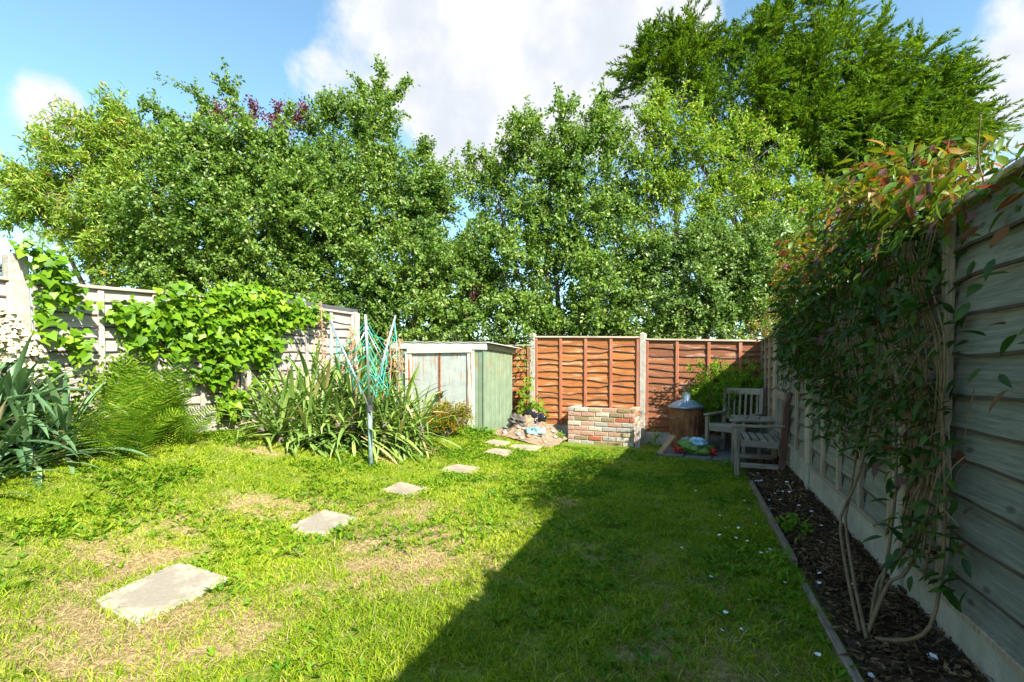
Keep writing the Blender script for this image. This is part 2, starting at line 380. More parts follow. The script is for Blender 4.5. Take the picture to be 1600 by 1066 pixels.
# flower bed: a mounded sheet between the edging boards and the right fence
bs = np.arange(-2.5, 7.0, .08); bk = np.linspace(0, 1, 14)
V = []
for y in bs:
    xe = edge_x(y) + .02; s = y
    fx, fy = fpt(s, .03)
    for k in bk:
        x = xe + (fx - xe) * k
        zb = gzf(x, y) + .012 + (.035 - gzf(fx, fy) - .012) * (k ** 1.4)
        V.append((x, y, zb + (float(fbm(np.array(x * 1.), np.array(y * 1.), 7, 9, 3)) - .5) * .05))
nb = len(bk); jj = (np.arange(len(bs) - 1)[:, None] * nb + np.arange(nb - 1)[None]).ravel()
BEDV = np.array(V)
obj('flower_bed', BEDV, np.stack([jj, jj + 1, jj + nb + 1, jj + nb], 1), plain('dark_bed_soil', (.035, .024, .017), .95, var=.4, scale=30, bump=.8), smooth=True, kind='structure',
    label='dark bark covered bed along the right fence', category='flower bed')

# ------------------------------------------------------------------ fences
def board_mesh(name, length, h, mat, seed, wav=.012, n=14, pr=.034, ed=.011):
    r = random.Random(seed); ph = [r.uniform(0, 6.28) for _ in range(3)]; dip = r.uniform(.2, .8)
    V = []; F = []
    for i in range(n + 1):
        x = length * i / n; f = i / n
        w = wav * (math.sin(f * 5 + ph[0]) + .7 * math.sin(f * 11 + ph[1]) + .4 * math.sin(f * 23 + ph[2])) - wav * 1.3 * math.exp(-((f - dip) / .06) ** 2)
        zb = -.018 + w; zt = h + .034
        V += [(x, -pr, zb), (x, -pr + .001, zb + ed), (x, -.008, zt), (x, -.001, zt), (x, -pr + .012, zb)]
    for i in range(n):
        a = i * 5
        for q in range(5): F.append((a + q, a + 5 + q, a + 5 + (q + 1) % 5, a + (q + 1) % 5))
    F += [(4, 3, 2, 1, 0), tuple(n * 5 + q for q in range(5))]
    me = mesh_np(name, V, F, [mat, M['waney_edge_shade']])
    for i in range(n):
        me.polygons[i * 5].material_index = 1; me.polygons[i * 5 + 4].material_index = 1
    return me
def fence_panel(root, x0, x1, z0, zl, zr, nb, bats, mats, seed, wav=.012, cap=True, bat_front=True, bw=.045):
    "waney-lap boards, battens, edge frames and a cap between two posts; local x runs along the fence, -y faces the garden"
    Lp = x1 - x0; tilt = -math.atan2(zr - zl, Lp); hb = (zl - z0) / nb
    vm = [board_mesh('board', Lp, hb, mats[0], seed * 10 + k, wav, pr=.046 if 9 <= seed <= 14 else .034) for k in range(5)]
    for k in range(nb):
        f = (k + .5) / nb
        m = Matrix.Translation((x0, rnd.uniform(-.002, .002), z0 + hb * k)) @ Matrix.Rotation(tilt * f, 4, 'Y')
        link('board', vm[(k * 3 + seed) % 5], root, m)
    top = lambda x: zl + (zr - zl) * (x - x0) / Lp
    for b in bats:
        x = x0 + Lp * b; x = min(max(x, x0 + bw / 2), x1 - bw / 2)
        mb = MB(); h = top(x) - z0 - .012
        mb.box((0, 0, 0), (bw, .026, h), bev=.003)
        link('batten', mb.mesh('batten', mats[1]), root, Matrix.Translation((x, -.0385 if seed < 9 else -.0505, z0 + h / 2)) @ Matrix.Rotation(rnd.uniform(-.004, .004), 4, 'Y'))
    if cap:
        mb = MB(); mb.box((0, 0, 0), (Lp, .085, .028), bev=.004)
        link('cap_rail', mb.mesh('cap_rail', mats[2]), root, Matrix.Translation(((x0 + x1) / 2, -.018, (zl + zr) / 2 + .016)) @ Matrix.Rotation(tilt, 4, 'Y'))
def fence_post(root, x, z0, z1, w=.1, mat='concrete', lean=0., y=-.01):
    mb = MB(); h = z1 - z0
    mb.box((0, 0, h / 2), (w, w * .95, h), bev=.008)
    mb.add([(-w / 2 + .008, -w * .4, h), (w / 2 - .008, -w * .4, h), (w / 2 - .008, w * .4, h), (-w / 2 + .008, w * .4, h), (0, 0, h + .022)], [(0, 1, 4), (1, 2, 4), (2, 3, 4), (3, 0, 4)])
    return link('post', mb.mesh('post', M[mat]), root, Matrix.Translation((x, y, z0)) @ Matrix.Rotation(lean, 4, 'Y'))
def gravel_board(root, x0, x1, z0, z1, mat='concrete_dark', y=-.018):
    mb = MB(); mb.box(((x0 + x1) / 2, y, (z0 + z1) / 2), (x1 - x0, .05, z1 - z0), bev=.006)
    return mb.obj('gravel_board', M[mat], root, world=False)

# left fence: local x = world +Y
LX = -5.1
fl = thing('wooden_fence', 'silvery white lap fence half hidden by ivy along the sunny side', 'fence', (LX, 0, 0), R(90))
mw = (M['grey_fence'], M['grey_batten'], M['grey_cap'])
fence_panel(fl, .1, 1.88, .42, 1.68, 1.70, 12, (.0, .25, .5, .75, 1.), mw, 1)
fence_panel(fl, 2.0, 3.83, .43, 1.70, 1.80, 12, (.02, .245, .49, .735, 1.), mw, 2)
fence_panel(fl, 3.87, 5.63, .46, 1.815, 1.82, 12, (.0, .25, .5, .75, 1.), mw, 3)
fence_panel(fl, -1.85, -.02, .42, 1.68, 1.68, 12, (.0, .25, .5, .75, 1.), mw, 4)
fence_post(fl, 1.94, 0, 1.915, .12, lean=-.02); fence_post(fl, 5.69, 0, 1.855, .1, lean=.01); fence_post(fl, .04, 0, 1.8, .1)
for a, b, z in ((.1, 1.88, .42), (2.0, 3.83, .42), (3.87, 5.63, .45), (-1.85, -.02, .42)): gravel_board(fl, a, b, .0, z, 'concrete')

# back fence: local x = world +X
BY = 8.04
fb = thing('wooden_fence', 'orange red stained lap fence with concrete posts across the back', 'fence', (0, BY, 0))
mr = (M['red_fence'], M['red_batten'], M['grey_cap'])
fence_panel(fb, -3.06, -1.245, .04, 1.565, 1.51, 13, (.0, .262, .505, .745, 1.), mr, 5, .016)
fence_panel(fb, -1.145, .68, .0, 1.475, 1.405, 13, (.0, .265, .52, .76, 1.), (M['red_fence_shaded'], M['red_batten'], M['grey_cap']), 6, .016)
fence_panel(fb, -4.95, -3.17, .04, 1.41, 1.42, 12, (.0, .26, .5, .74, 1.), (M['red_fence'], M['red_batten'], M['grey_cap']), 7)
fence_panel(fb, -6.9, -5.05, .1, 1.41, 1.41, 12, (.0, .26, .5, .74, 1.), (M['red_fence'], M['red_batten'], M['grey_cap']), 8)
fence_post(fb, -3.115, -.3, 1.635, .1); fence_post(fb, -1.194, -.3, 1.59, .098); fence_post(fb, .735, -.3, 1.49, .1); fence_post(fb, -5.0, -.2, 1.45, .1)
for a, b, z, zb in ((-3.06, -1.245, .035, -.3), (-1.145, .68, -.005, -.3), (-4.95, -3.17, .035, -.25), (-6.9, -5.05, .09, -.2)): gravel_board(fb, a, b, zb, z)

# right fence: local x runs from the far end towards the camera
s_far = 8.03
fx0, fy0 = fpt(s_far)
fr = thing('wooden_fence', 'tall shaded lap fence with broad weathered boards behind the climber', 'fence', (fx0, fy0, 0), math.atan2(-FD[1], -FD[0]))
mg = (M['green_fence'], M['green_batten'], M['green_batten'])
def fs(s): return s_far - s
posts = [6.62, 4.68, 2.70, .78, -1.15, -3.08]
fence_panel(fr, .02, fs(6.67), .25, 1.42, 1.45, 9, (.0, .33, .66, 1.), (M['brown_fence'], M['green_batten'], M['green_batten']), 9, .008)
fence_panel(fr, fs(6.57), fs(4.73), .25, 1.47, 1.51, 9, (.0, .25, .5, .75, 1.), mg, 10, .008)
fence_panel(fr, fs(4.63), fs(2.75), .23, 1.55, 1.60, 10, (.02, .26, .49, .73, .98), mg, 11, .008)
fence_panel(fr, fs(2.65), fs(.83), .185, 1.605, 1.605, 11, (.01, .21, .52, .76, 1.), mg, 12, .010)
fence_panel(fr, fs(.73), fs(-1.10), .18, 1.605, 1.605, 11, (.0, .25, .5, .75, 1.), mg, 13, .008)
fence_panel(fr, fs(-1.2), fs(-3.03), .18, 1.605, 1.605, 11, (.0, .25, .5, .75, 1.), mg, 14, .008)
for s, z in zip(posts, (1.5, 1.5, 1.56, 1.6, 1.6, 1.6)): fence_post(fr, fs(s), -.3, z, .095, 'concrete_dark' if s < 5 else 'concrete', y=-.02)
for a, b, z in ((.02, fs(6.67), .24), (fs(6.57), fs(4.73), .24), (fs(4.63), fs(2.75), .219), (fs(2.65), fs(.83), .174), (fs(.73), fs(-1.1), .172), (fs(-1.2), fs(-3.03), .172)): gravel_board(fr, a, b, -.25, z)
for a, b, z in ((fs(6.57), fs(4.73), .245), (fs(4.63), fs(2.75), .222), (fs(2.65), fs(.83), .177)):
    mb = MB(); mb.box(((a + b) / 2, -.05, z), (b - a, .03, .026), bev=.004); mb.obj('bottom_rail', M['green_batten'], fr, world=False)

# ------------------------------------------------------------------ stepping slabs
def slab_mat(name, c, stain, thr):
    m, t, p, o = mat_base(name)
    tcn = t.nodes.new('ShaderNodeTexCoord'); v = tcn.outputs['Object']
    f = NOISE(t, v, 45, 6, .7); b = NOISE(t, v, 5, 5, .6)
    vm = t.nodes.new('ShaderNodeVectorMath'); vm.operation = 'LENGTH'; L(t, v, vm.inputs[0])
    col = MIX(t, MAPR(t, f, .3, .7), tuple(x * .78 for x in c), tuple(x * 1.15 for x in c))
    k = MAPR(t, MA(t, 'SUBTRACT', MA(t, 'ADD', b, .1), MA(t, 'MULTIPLY', vm.outputs['Value'], 1.0)), thr, thr + .17)
    col = MIX(t, MA(t, 'MULTIPLY', k, .7), col, stain)
    L(t, col, p.inputs['Base Color']); p.inputs['Roughness'].default_value = .95; p.inputs['Specular IOR Level'].default_value = .2
    bp = t.nodes.new('ShaderNodeBump'); bp.inputs['Distance'].default_value = .004; bp.inputs['Strength'].default_value = .8
    L(t, f, bp.inputs['Height']); L(t, bp.outputs[0], p.inputs['Normal']); return m
msl = slab_mat('stained_concrete_slab', (.40, .34, .25), (.20, .175, .14), .33)
msl2 = slab_mat('pinkish_concrete_slab', (.35, .28, .2), (.22, .18, .14), .4)
SLABS = [([(-2.6, 1.2), (-2.7, 1.65), (-2.24, 1.62), (-2.17, 1.15)], 'large pale concrete slab with grey centre stain, nearest the camera', msl),
         ([(-2.69, 2.29), (-2.77, 2.76), (-2.39, 2.72), (-2.33, 2.25)], 'grey stained square slab second along the stepping path', msl),
         ([(-2.81, 3.4), (-2.85, 3.8), (-2.46, 3.73), (-2.45, 3.36)], 'pale stepping slab third along the path, level with the dryer pole', msl2),
         ([(-2.83, 4.45), (-2.9, 4.85), (-2.5, 4.83), (-2.43, 4.44)], 'pinkish stepping slab fourth along the path, before the paired slabs', msl2),
         ([(-2.9, 5.54), (-2.9, 5.96), (-2.6, 6.03), (-2.53, 5.62)], 'slab in front of the joined pair near the shed', msl2),
         ([(-3.14, 6.0), (-3.14, 6.42), (-2.85, 6.46), (-2.8, 6.07)], 'left slab of the joined pair beside the shed', msl2),
         ([(-2.78, 6.09), (-2.82, 6.5), (-2.42, 6.66), (-2.38, 6.28)], 'right slab of the joined pair before the rubbish heap', msl2)]
SL_POLY = []
for i, (q, lab, mt) in enumerate(SLABS):
    q = np.array(q); c = q.mean(0); zc = gzf(*c) + .012
    pts = []                                    # slightly chipped outline
    r = random.Random(i)
    for k in range(4):
        a, b = q[k], q[(k + 1) % 4]
        for t in np.linspace(0, 1, 9)[:-1]:
            p = a + (b - a) * t
            pts.append(p + (c - p) * (r.uniform(0, .022) + (.03 if t == 0 else 0)))
    SL_POLY.append(np.array(pts)); n = len(pts)
    inn = [p + (c - p) * .02 for p in pts]
    zt = [gzf(*p) * .5 + gzf(*c) * .5 + .014 for p in pts]
    V = [(c[0], c[1], zc + .002)] + [(p[0], p[1], z) for p, z in zip(inn, zt)] + [(p[0], p[1], z - .006) for p, z in zip(pts, zt)] + [(p[0], p[1], z - .06) for p, z in zip(pts, zt)]
    F = [(0, 1 + k, 1 + (k + 1) % n) for k in range(n)]
    for lv in (0, 1): F += [(1 + lv * n + k, 1 + (lv + 1) * n + k, 1 + (lv + 1) * n + (k + 1) % n, 1 + lv * n + (k + 1) % n) for k in range(n)]
    obj('stepping_slab', V, F, mt, origin=(c[0], c[1], zc), label=lab, category='paving slab', group='stepping slabs across the lawn')

def inpoly(X, Y, P):
    r = np.zeros(X.shape, bool); n = len(P)
    for i in range(n):
        x1, y1 = P[i]; x2, y2 = P[(i + 1) % n]
        c = ((y1 > Y) != (y2 > Y))
        with np.errstate(divide='ignore', invalid='ignore'):
            r ^= c & (X < (x2 - x1) * (Y - y1) / (y2 - y1 + 1e-12) + x1)
    return r

# ------------------------------------------------------------------ patio under the bench
pm = plain('dark_mossy_paving', (.12, .115, .11), .9, var=.35, scale=8, bump=.4)
patio = thing('patio', 'dark mossy paving under the corner seat', 'patio', (0, 7.2, -.17)); patio['kind'] = 'structure'
for i in range(4):
    for j in range(3):
        mb = MB(); x0 = -.80 + i * .345; y0 = 6.72 + j * .425 - i * .05
        mb.box((x0 + .17, y0 + .2, -.168 + rnd.uniform(-.004, .004)), (.335, .415, .05), bev=.006)
        mb.obj('paving_stone', pm, patio)

# ------------------------------------------------------------------ grass
def frame_ok(P, mu=260):
    d = P - O; z = d @ fwd; u = UC + FPX * (d @ rgt) / np.maximum(z, .05); v = VC - FPX * (d @ upv) / np.maximum(z, .05)
    return (z > .7) & (u > -mu) & (u < 1600 + mu) & (v < 1250), z
def lawn_pts(n, y1=8.0, margin=.0):
    X = RNG.uniform(-5.0, .6, n); Y = RNG.uniform(.7, y1, n); Z = gz(X, Y)
    ok, z = frame_ok(np.stack([X, Y, Z], 1))
    ok &= X < edge_x(Y) - .03 + RNG.normal(0, .02, n)
    for P in SL_POLY: ok &= ~inpoly(X, Y, P + (P.mean(0) - P) * .085)
    ok &= ~((X > -.78) & (Y > 6.75 - (X + .75) * .33)) & ~((X < -3.4) & (Y > 6.68)) & ~((Y > 7.0) & (X > -2.35)) & ~((X < -2.3) & (X > -3.3) & (Y > 6.75))
    return X[ok], Y[ok], z[ok]
def lodp(z): return np.where(z < 2.6, 1., np.where(z < 4.2, .75, np.where(z < 6, .5, .33)))
def blades(X, Y, z, h, w, lean):
    n = len(X); a = RNG.uniform(0, 6.283, n); b = RNG.uniform(0, 6.283, n)
    Zb = gz(X, Y) + (fbm(X, Y, 2.5, 5, 3) - .5) * .03 - .004
    base = np.stack([X, Y, Zb], 1); side = np.stack([np.cos(a), np.sin(a), 0 * a], 1) * (w * (1 + z * .13))[:, None] / 2
    ln = np.stack([np.cos(b), np.sin(b), 0 * b], 1) * (h * lean)[:, None]
    up = np.zeros((n, 3)); up[:, 2] = h
    mid = base + up * .6 + ln * .35; tip = base + up * .9 + ln
    V = np.stack([base - side, base + side, mid - side * .8, mid + side * .8, tip], 1).reshape(-1, 3)
    i = np.arange(n)[:, None] * 5
    F = np.concatenate([i + np.array([[0, 1, 3]]), i + np.array([[0, 3, 2]]), i + np.array([[2, 3, 4]])], 1).reshape(-1, 3)
    return V, F
mgrass = leaf_mat('lawn_grass', [(0, (.13, .24, .008)), (.5, (.235, .34, .013)), (.85, (.34, .395, .025)), (1, (.45, .42, .10))], .6, .38, .12)
mstraw = leaf_mat('dead_grass', [(0, (.26, .19, .085)), (.6, (.40, .31, .15)), (1, (.5, .41, .22))], .7, .3, .2, (1.1, 1., .8))
X, Y, z = lawn_pts(1250000); d = dry(X, Y); tuft = fbm(X, Y, 9, 21, 2)
k = RNG.random(len(X)) < lodp(z) * np.clip(1.05 - d * 1.05, .05, 1) * np.clip((tuft - .22) * 3.2, .12, 1)
X, Y, z = X[k], Y[k], z[k]; tf = tuft[k]
h = RNG.gamma(5, .0040, len(X)) * (.55 + tf * .95)
ex, ey = [], []
for q in SL_POLY:
    for k_ in range(len(q)):
        a_, b_ = q[k_], q[(k_ + 1) % len(q)]; t_ = RNG.random(16); o_ = RNG.normal(.0, .012, (16, 2)); pp_ = a_ + (b_ - a_) * t_[:, None] + o_ + (q.mean(0) - (a_ + b_) / 2) * .02 * RNG.random((16, 1)); ex.append(pp_[:, 0]); ey.append(pp_[:, 1])
ex, ey = np.concatenate(ex), np.concatenate(ey); X = np.concatenate([X, ex]); Y = np.concatenate([Y, ey]); z = np.concatenate([z, frame_ok(np.stack([ex, ey, gz(ex, ey)], 1))[1]]); h = np.concatenate([h, RNG.gamma(5, .006, len(ex))])
V, F = blades(X, Y, z, h, RNG.uniform(.0022, .0044, len(X)), RNG.uniform(.3, 1.6, len(X)))
obj('grass', V, F, mgrass, kind='stuff', label='short green grass blades growing over the lawn', category='grass'); NGRASS = len(X)
X, Y, z = lawn_pts(260000); d = dry(X, Y)
k = RNG.random(len(X)) < lodp(z) * np.clip(d * .9 + .2, 0, 1); X, Y, z = X[k], Y[k], z[k]
V, F = blades(X, Y, z, RNG.gamma(4, .0046, len(X)), RNG.uniform(.002, .0036, len(X)), RNG.uniform(.8, 3.0, len(X)))
obj('dry_grass', V, F, mstraw, kind='stuff', label='straw coloured dead grass in the parched lawn patches', category='dry grass')
# broad-leaved lawn weeds in patches
X, Y, z = lawn_pts(60000); d = dry(X, Y); pm_ = fbm(X + 3, Y + 8, 2.2, 33, 2)
k = RNG.random(len(X)) < np.clip((pm_ - .42) * 5, .05, 1) * np.clip(1.1 - d * 1.1, 0.04, 1) * np.clip(z / 5, .4, 1) * .55
X, Y, z = X[k], Y[k], z[k]; m_ = 5
cx = np.repeat(X, m_); cy = np.repeat(Y, m_); n = len(cx); a = RNG.uniform(0, 6.283, n); el = RNG.uniform(.1, .9, n)
ax = np.stack([np.cos(a) * np.cos(el), np.sin(a) * np.cos(el), np.sin(el)], 1)
pos = np.stack([cx, cy, gz(cx, cy) + .004], 1) + ax * .006
V, F = leaves(pos, ax, np.array([0, 0, 1.]) + RNG.normal(0, .2, (n, 3)), RNG.uniform(.022, .06, n), RNG.uniform(.009, .02, n))
obj('lawn_weeds', V, F, M['weed'], kind='stuff', label='patches of broad leaved weeds among the lawn grass', category='weeds')

# bark mulch on the bed
n = 24000; s_ = RNG.uniform(0, 1, n); Y = RNG.uniform(.6, 6.6, n)
xe = edge_x(Y) + .03; xf = FN[0] * FDIST - .0419 * Y; X = xe + (xf - .03 - xe) * s_
def bedz(X, Y):
    xe = edge_x(Y) + .02; xf = FN[0] * (FDIST + .03) - .0419 * Y; k = np.clip((X - xe) / (xf - xe), 0, 1)
    return gz(X, Y) + .012 + (.035 - gz(xf, Y) - .012) * k ** 1.4
ax = unit(RNG.normal(0, 1, (n, 3)) * np.array([1, 1, .28]))
V, F = leaves(np.stack([X, Y, bedz(X, Y) + RNG.uniform(.0, .022, n)], 1), ax, np.array([0, 0, 1.]) + RNG.normal(0, .45, (n, 3)), RNG.gamma(4, .008, n), RNG.uniform(.006, .016, n), .15)
obj('bark_mulch', V, F, M['mulch'], kind='stuff', label='dark brown bark chips covering the bed by the right fence', category='bark chips')

# ------------------------------------------------------------------ trees
def curve_pts(a, b, bend, n=5, seed=0):
    r = random.Random(seed); a, b = Vector(a), Vector(b); L_ = (b - a).length
    c = (a + b) / 2 + Vector((r.uniform(-1, 1), r.uniform(-1, 1), r.uniform(.0, .8))) * bend * L_
    return [a * (1 - t) ** 2 + c * 2 * t * (1 - t) + b * t * t for t in [i / (n - 1) for i in range(n)]]
def tree(name, label, base, lobes, dens, per, leaf, mat, seed, shoots=0, upb=.35, group='trees behind the garden fences', conif=False, tw=(.2, .5), trunk_r=.14, cat='tree', shoot_l=(.7, 1.3), back=.28, twmat='twig', extra=()):
    rg = np.random.default_rng(seed); r = random.Random(seed)
    root = thing(name, label, cat, tuple(base), 0, group)
    P = []; D = []; LN = []; br = MB(); C = []
    fork = Vector(base) + Vector((0, 0, .9 if not conif else 1.5))
    tr = MB(); tr.tube([Vector(base) - Vector((0, 0, .3)), Vector(base) + Vector((.03, .02, .4)), fork], [trunk_r * 1.25, trunk_r, trunk_r * .8], 8)
    for li, lb in enumerate(lobes):
        u, v, z, ru, rv = lb[:5]; c = at(u, v, z); a = ru * z / FPX; b = rv * z / FPX; dp = lb[5] if len(lb) > 5 else (a + b) / 2 * .9
        C.append(Vector(c))
        n = int(dens * (a * b + a * dp + b * dp) * 9.5)
        dv = unit(rg.normal(0, 1, (n, 3)))
        lump = 1 + .16 * np.sin(dv[:, 0] * 5 + seed + li) * np.sin(dv[:, 1] * 6 + li * 2) + .12 * np.sin(dv[:, 2] * 9 + dv[:, 0] * 8 + li)
        rad = (rg.random(n) ** .38) * lump
        loc = dv[:, :1] * rgt * a + dv[:, 1:2] * np.array([-fwd[0], -fwd[1], 0]) * dp * -1 + dv[:, 2:] * np.array([0, 0, 1.]) * b
        keep = (dv[:, 1] < .15) | (rg.random(n) < back)
        pos = c + loc * rad[:, None]; out = unit(loc)
        q3 = pos * (2.6 if not conif else 1.5); fld = np.sin(q3[:, 0] * 1.1 + seed) * np.sin(q3[:, 1] * .9 + li) * np.sin(q3[:, 2] * 1.3 + seed * 2) + .45 * np.sin(q3[:, 0] * 2.3 + 1.7 * q3[:, 2] + li) * np.sin(q3[:, 2] * 2.9 - q3[:, 0])
        keep &= (fld > -.1) | (rg.random(n) < .25)
        pos, out = pos[keep], out[keep]
        K = max(6, int((a * b + a * dp) * (7 if not conif else 1.6)))
        cen = pos[rg.permutation(len(pos))[:K]]; near = np.argmin(((pos[:, None, :] - cen[None]) ** 2).sum(2), 1)
        pull = (cen[near] - pos) * .5; pos = pos + pull; out = unit(out * .6 - unit(pull) * .5)
        P.append(pos); D.append(unit(out * .8 + np.array([0, 0, upb]) + rg.normal(0, .38, pos.shape))); LN.append(rg.uniform(tw[0], tw[1], len(pos)))
        limb = curve_pts(fork, c, .18, 6, seed + li)
        br.tube(limb, [trunk_r * .5 * (1 - .85 * i / 5) for i in range(6)], 6, False)
        for q in r.sample(range(len(pos)), min(len(pos), 16 if not conif else 12)):
            s0 = limb[r.randint(3, 5)]
            br.tube(curve_pts(s0, pos[q], .12, 4, seed + q), [.014, .010, .007, .004], 4, False)
    for (u, v, z, u2, v2) in extra:                          # single shoots that stand clear of the crown
        a0, a1 = at(u, v, z), at(u2, v2, z); cp = curve_pts(a0, a1, .08, 12, int(u)); br.tube(cp, [.014 - .0009 * i for i in range(12)], 4, False)
        for q in range(1, 11):
            m = 4
            P.append(np.array([cp[q]] * m)); D.append(unit(np.array(cp[q + 1] - cp[q]) / np.linalg.norm(cp[q + 1] - cp[q]) * .8 + rg.normal(0, .55, (m, 3)))); LN.append(rg.uniform(.1, .24, m))
    P = np.concatenate(P); D = np.concatenate(D); LN = np.concatenate(LN)
    if shoots:
        top = np.argsort(-(P @ np.array([0, 0, 1.])) + rg.normal(0, .9, len(P)))[:shoots]
        LN[top] = rg.uniform(*shoot_l, len(top)) * .55; D[top] = unit(D[top] + np.array([0, 0, .5]))
    for q in rg.choice(len(P), min(len(P), 500), False):
        p = P[q]; br.tube([Vector(p), Vector(p + D[q] * LN[q] * .5 + np.array([0, 0, .02])), Vector(p + D[q] * LN[q])], [.006, .004, .002], 3, False)
    cnt = np.maximum(4, (per * LN / np.mean(tw)).astype(int)); idx = np.repeat(np.arange(len(P)), cnt); n = len(idx)
    t = rg.random(n); dd = D[idx]
    pos = P[idx] + dd * (LN[idx] * t)[:, None]
    if conif:
        sd = unit(np.cross(dd, np.array([0, 0, 1.]) + rg.normal(0, .25, (n, 3)))) * rg.choice([-1, 1], n)[:, None]
        ax = unit(dd * .9 + sd * rg.uniform(.2, .9, n)[:, None] + rg.normal(0, .18, (n, 3)) + np.array([0, 0, -.12]))
        nr = np.array([0, 0, 1.]) + rg.normal(0, .5, (n, 3)); pos = pos + sd * (.02 * (1 - t))[:, None]; pos[:, 2] -= (LN[idx] * t ** 2 * .22)
    else:
        pos = pos + rg.normal(0, .035, (n, 3)); pos[:, 2] -= LN[idx] * t * t * .18
        ax = unit(dd * .6 + rg.normal(0, .7, (n, 3)) + np.array([0, 0, -.1])); nr = np.array([.25, -.3, .75]) + dd * .3 + rg.normal(0, .5, (n, 3))
    ln = rg.uniform(.65, 1.25, n) * leaf[0]
    V, F = leaves(pos, ax, nr, ln, ln * leaf[1], .22)
    tr.obj('trunk', M['bark'], root, smooth=True); br.obj('branches', M[twmat], root, smooth=True, kind='stuff')
    o = obj('crown', V, F, mat, root); o['kind'] = 'stuff'
    return n
def gb(u, z):
    p = at(u, 600, z); return (p[0], p[1], gzf(p[0], p[1]))
NL = 0
NL += tree('willow_tree', 'pale yellow green narrow leaved tree at the far left of the treeline', gb(190, 9.2),
     [(140, 235, 9.2, 75, 50), (215, 215, 9.3, 70, 40), (60, 300, 9.0, 55, 38), (150, 320, 9.1, 95, 55), (250, 300, 9.2, 80, 80), (130, 370, 8.9, 45, 28), (190, 395, 9.2, 60, 45), (260, 420, 9.4, 60, 50)], 24, 32, (.105, .3), M['willow'], 1,
     shoots=30, upb=.1, extra=((60, 300, 9., 5, 280), (70, 330, 9., 0, 352), (110, 260, 9.1, 60, 205), (200, 200, 9.2, 175, 165)))
NL += tree('hawthorn_tree', 'dense mid green hawthorn rising behind the ivy covered fence', gb(350, 8.9),
     [(330, 265, 9.0, 85, 65), (290, 350, 8.7, 100, 85), (400, 280, 9.2, 80, 80), (410, 380, 8.9, 120, 90), (270, 430, 8.8, 70, 45), (350, 450, 8.8, 90, 45), (480, 330, 9.4, 70, 90), (470, 450, 9.2, 70, 45)], 26, 30, (.072, .7), M['hawthorn'], 2,
     shoots=10, extra=((300, 220, 9., 215, 152), (350, 220, 9., 298, 132), (385, 210, 9., 352, 132), (320, 230, 9., 262, 178), (430, 240, 9.1, 455, 165)))
NL += tree('hawthorn_tree', 'hawthorn with a tall leafy spike behind the dryer and shed', gb(600, 10.3),
     [(530, 220, 10.5, 50, 60), (585, 190, 10.5, 32, 65), (530, 320, 10.2, 95, 90), (620, 300, 10.5, 75, 75), (690, 340, 10.4, 60, 80), (590, 420, 10., 120, 80), (700, 440, 9.9, 80, 70), (560, 490, 9.7, 70, 45), (650, 495, 9.6, 90, 38), (745, 500, 9.6, 60, 36)], 24, 30, (.072, .7), M['hawthorn'], 3,
     shoots=10, extra=((590, 170, 10.5, 598, 104), (595, 170, 10.5, 640, 128), (575, 180, 10.5, 560, 130), (530, 200, 10.5, 500, 152), (740, 330, 10.3, 730, 228), (670, 290, 10.4, 660, 215), (640, 250, 10.4, 675, 225)))
NL += tree('hawthorn_tree', 'spreading hawthorn above the left red fence panel', gb(880, 10.),
     [(880, 220, 10.3, 90, 45), (830, 280, 10.2, 70, 60), (930, 280, 10.2, 80, 80), (780, 320, 10.3, 30, 55), (870, 370, 10., 95, 70), (790, 430, 9.8, 75, 75), (910, 450, 9.6, 90, 65), (820, 495, 9.3, 70, 30), (930, 500, 9.3, 60, 28), (985, 380, 9.9, 45, 60)], 24, 30, (.072, .7), M['hawthorn'], 4,
     shoots=10, extra=((850, 210, 10.3, 800, 182), (780, 290, 10.3, 752, 235), (760, 330, 10.3, 738, 240), (930, 190, 10.2, 945, 155)))
NL += tree('cherry_tree', 'yellow green broad leaved tree between the hawthorns and the cypress', gb(1060, 10.2),
     [(1040, 220, 10.2, 60, 55), (1090, 260, 10., 50, 60), (1010, 270, 10.2, 50, 60), (1060, 330, 10., 60, 50), (1000, 400, 9.9, 45, 35)], 19, 24, (.085, .48), M['cherry'], 5,
     shoots=30, extra=((1040, 190, 10.1, 1030, 148), (1080, 220, 10., 1092, 175), (1100, 320, 9.9, 1128, 270), (1100, 340, 9.9, 1125, 285)))
NL += tree('cherry_tree', 'leafy light green tree right of the yellow green one, below the cypress', gb(1200, 10.2),
     [(1175, 255, 10.3, 45, 45), (1210, 310, 10.2, 60, 55), (1150, 330, 10.2, 45, 70), (1255, 340, 10., 40, 45), (1200, 390, 9.9, 60, 50)], 19, 24, (.085, .48), M['cherry'], 6,
     shoots=26, extra=((1160, 230, 10.2, 1150, 192), (1200, 270, 10.2, 1235, 225), (1260, 320, 10., 1298, 300)))
NL += tree('hawthorn_tree', 'grey green hawthorn leaning over the right red fence panel', gb(1120, 9.4),
     [(1090, 430, 9.4, 85, 75), (1180, 430, 9.3, 70, 85), (1030, 480, 9.2, 60, 45), (1120, 495, 9.1, 85, 35), (1060, 390, 9.5, 50, 40), (1140, 380, 9.5, 50, 55)], 26, 30, (.068, .7), M['hawthorn_grey'], 7, shoots=10)
NL += tree('lonicera_shrub', 'pale variegated shrub peeping over the fence beside the climber', gb(1215, 8.9),
     [(1212, 470, 8.8, 24, 48), (1200, 515, 8.7, 30, 25)], 34, 26, (.04, .6), M['paleshrub'], 8, trunk_r=.05, cat='shrub', tw=(.15, .35), group=None)
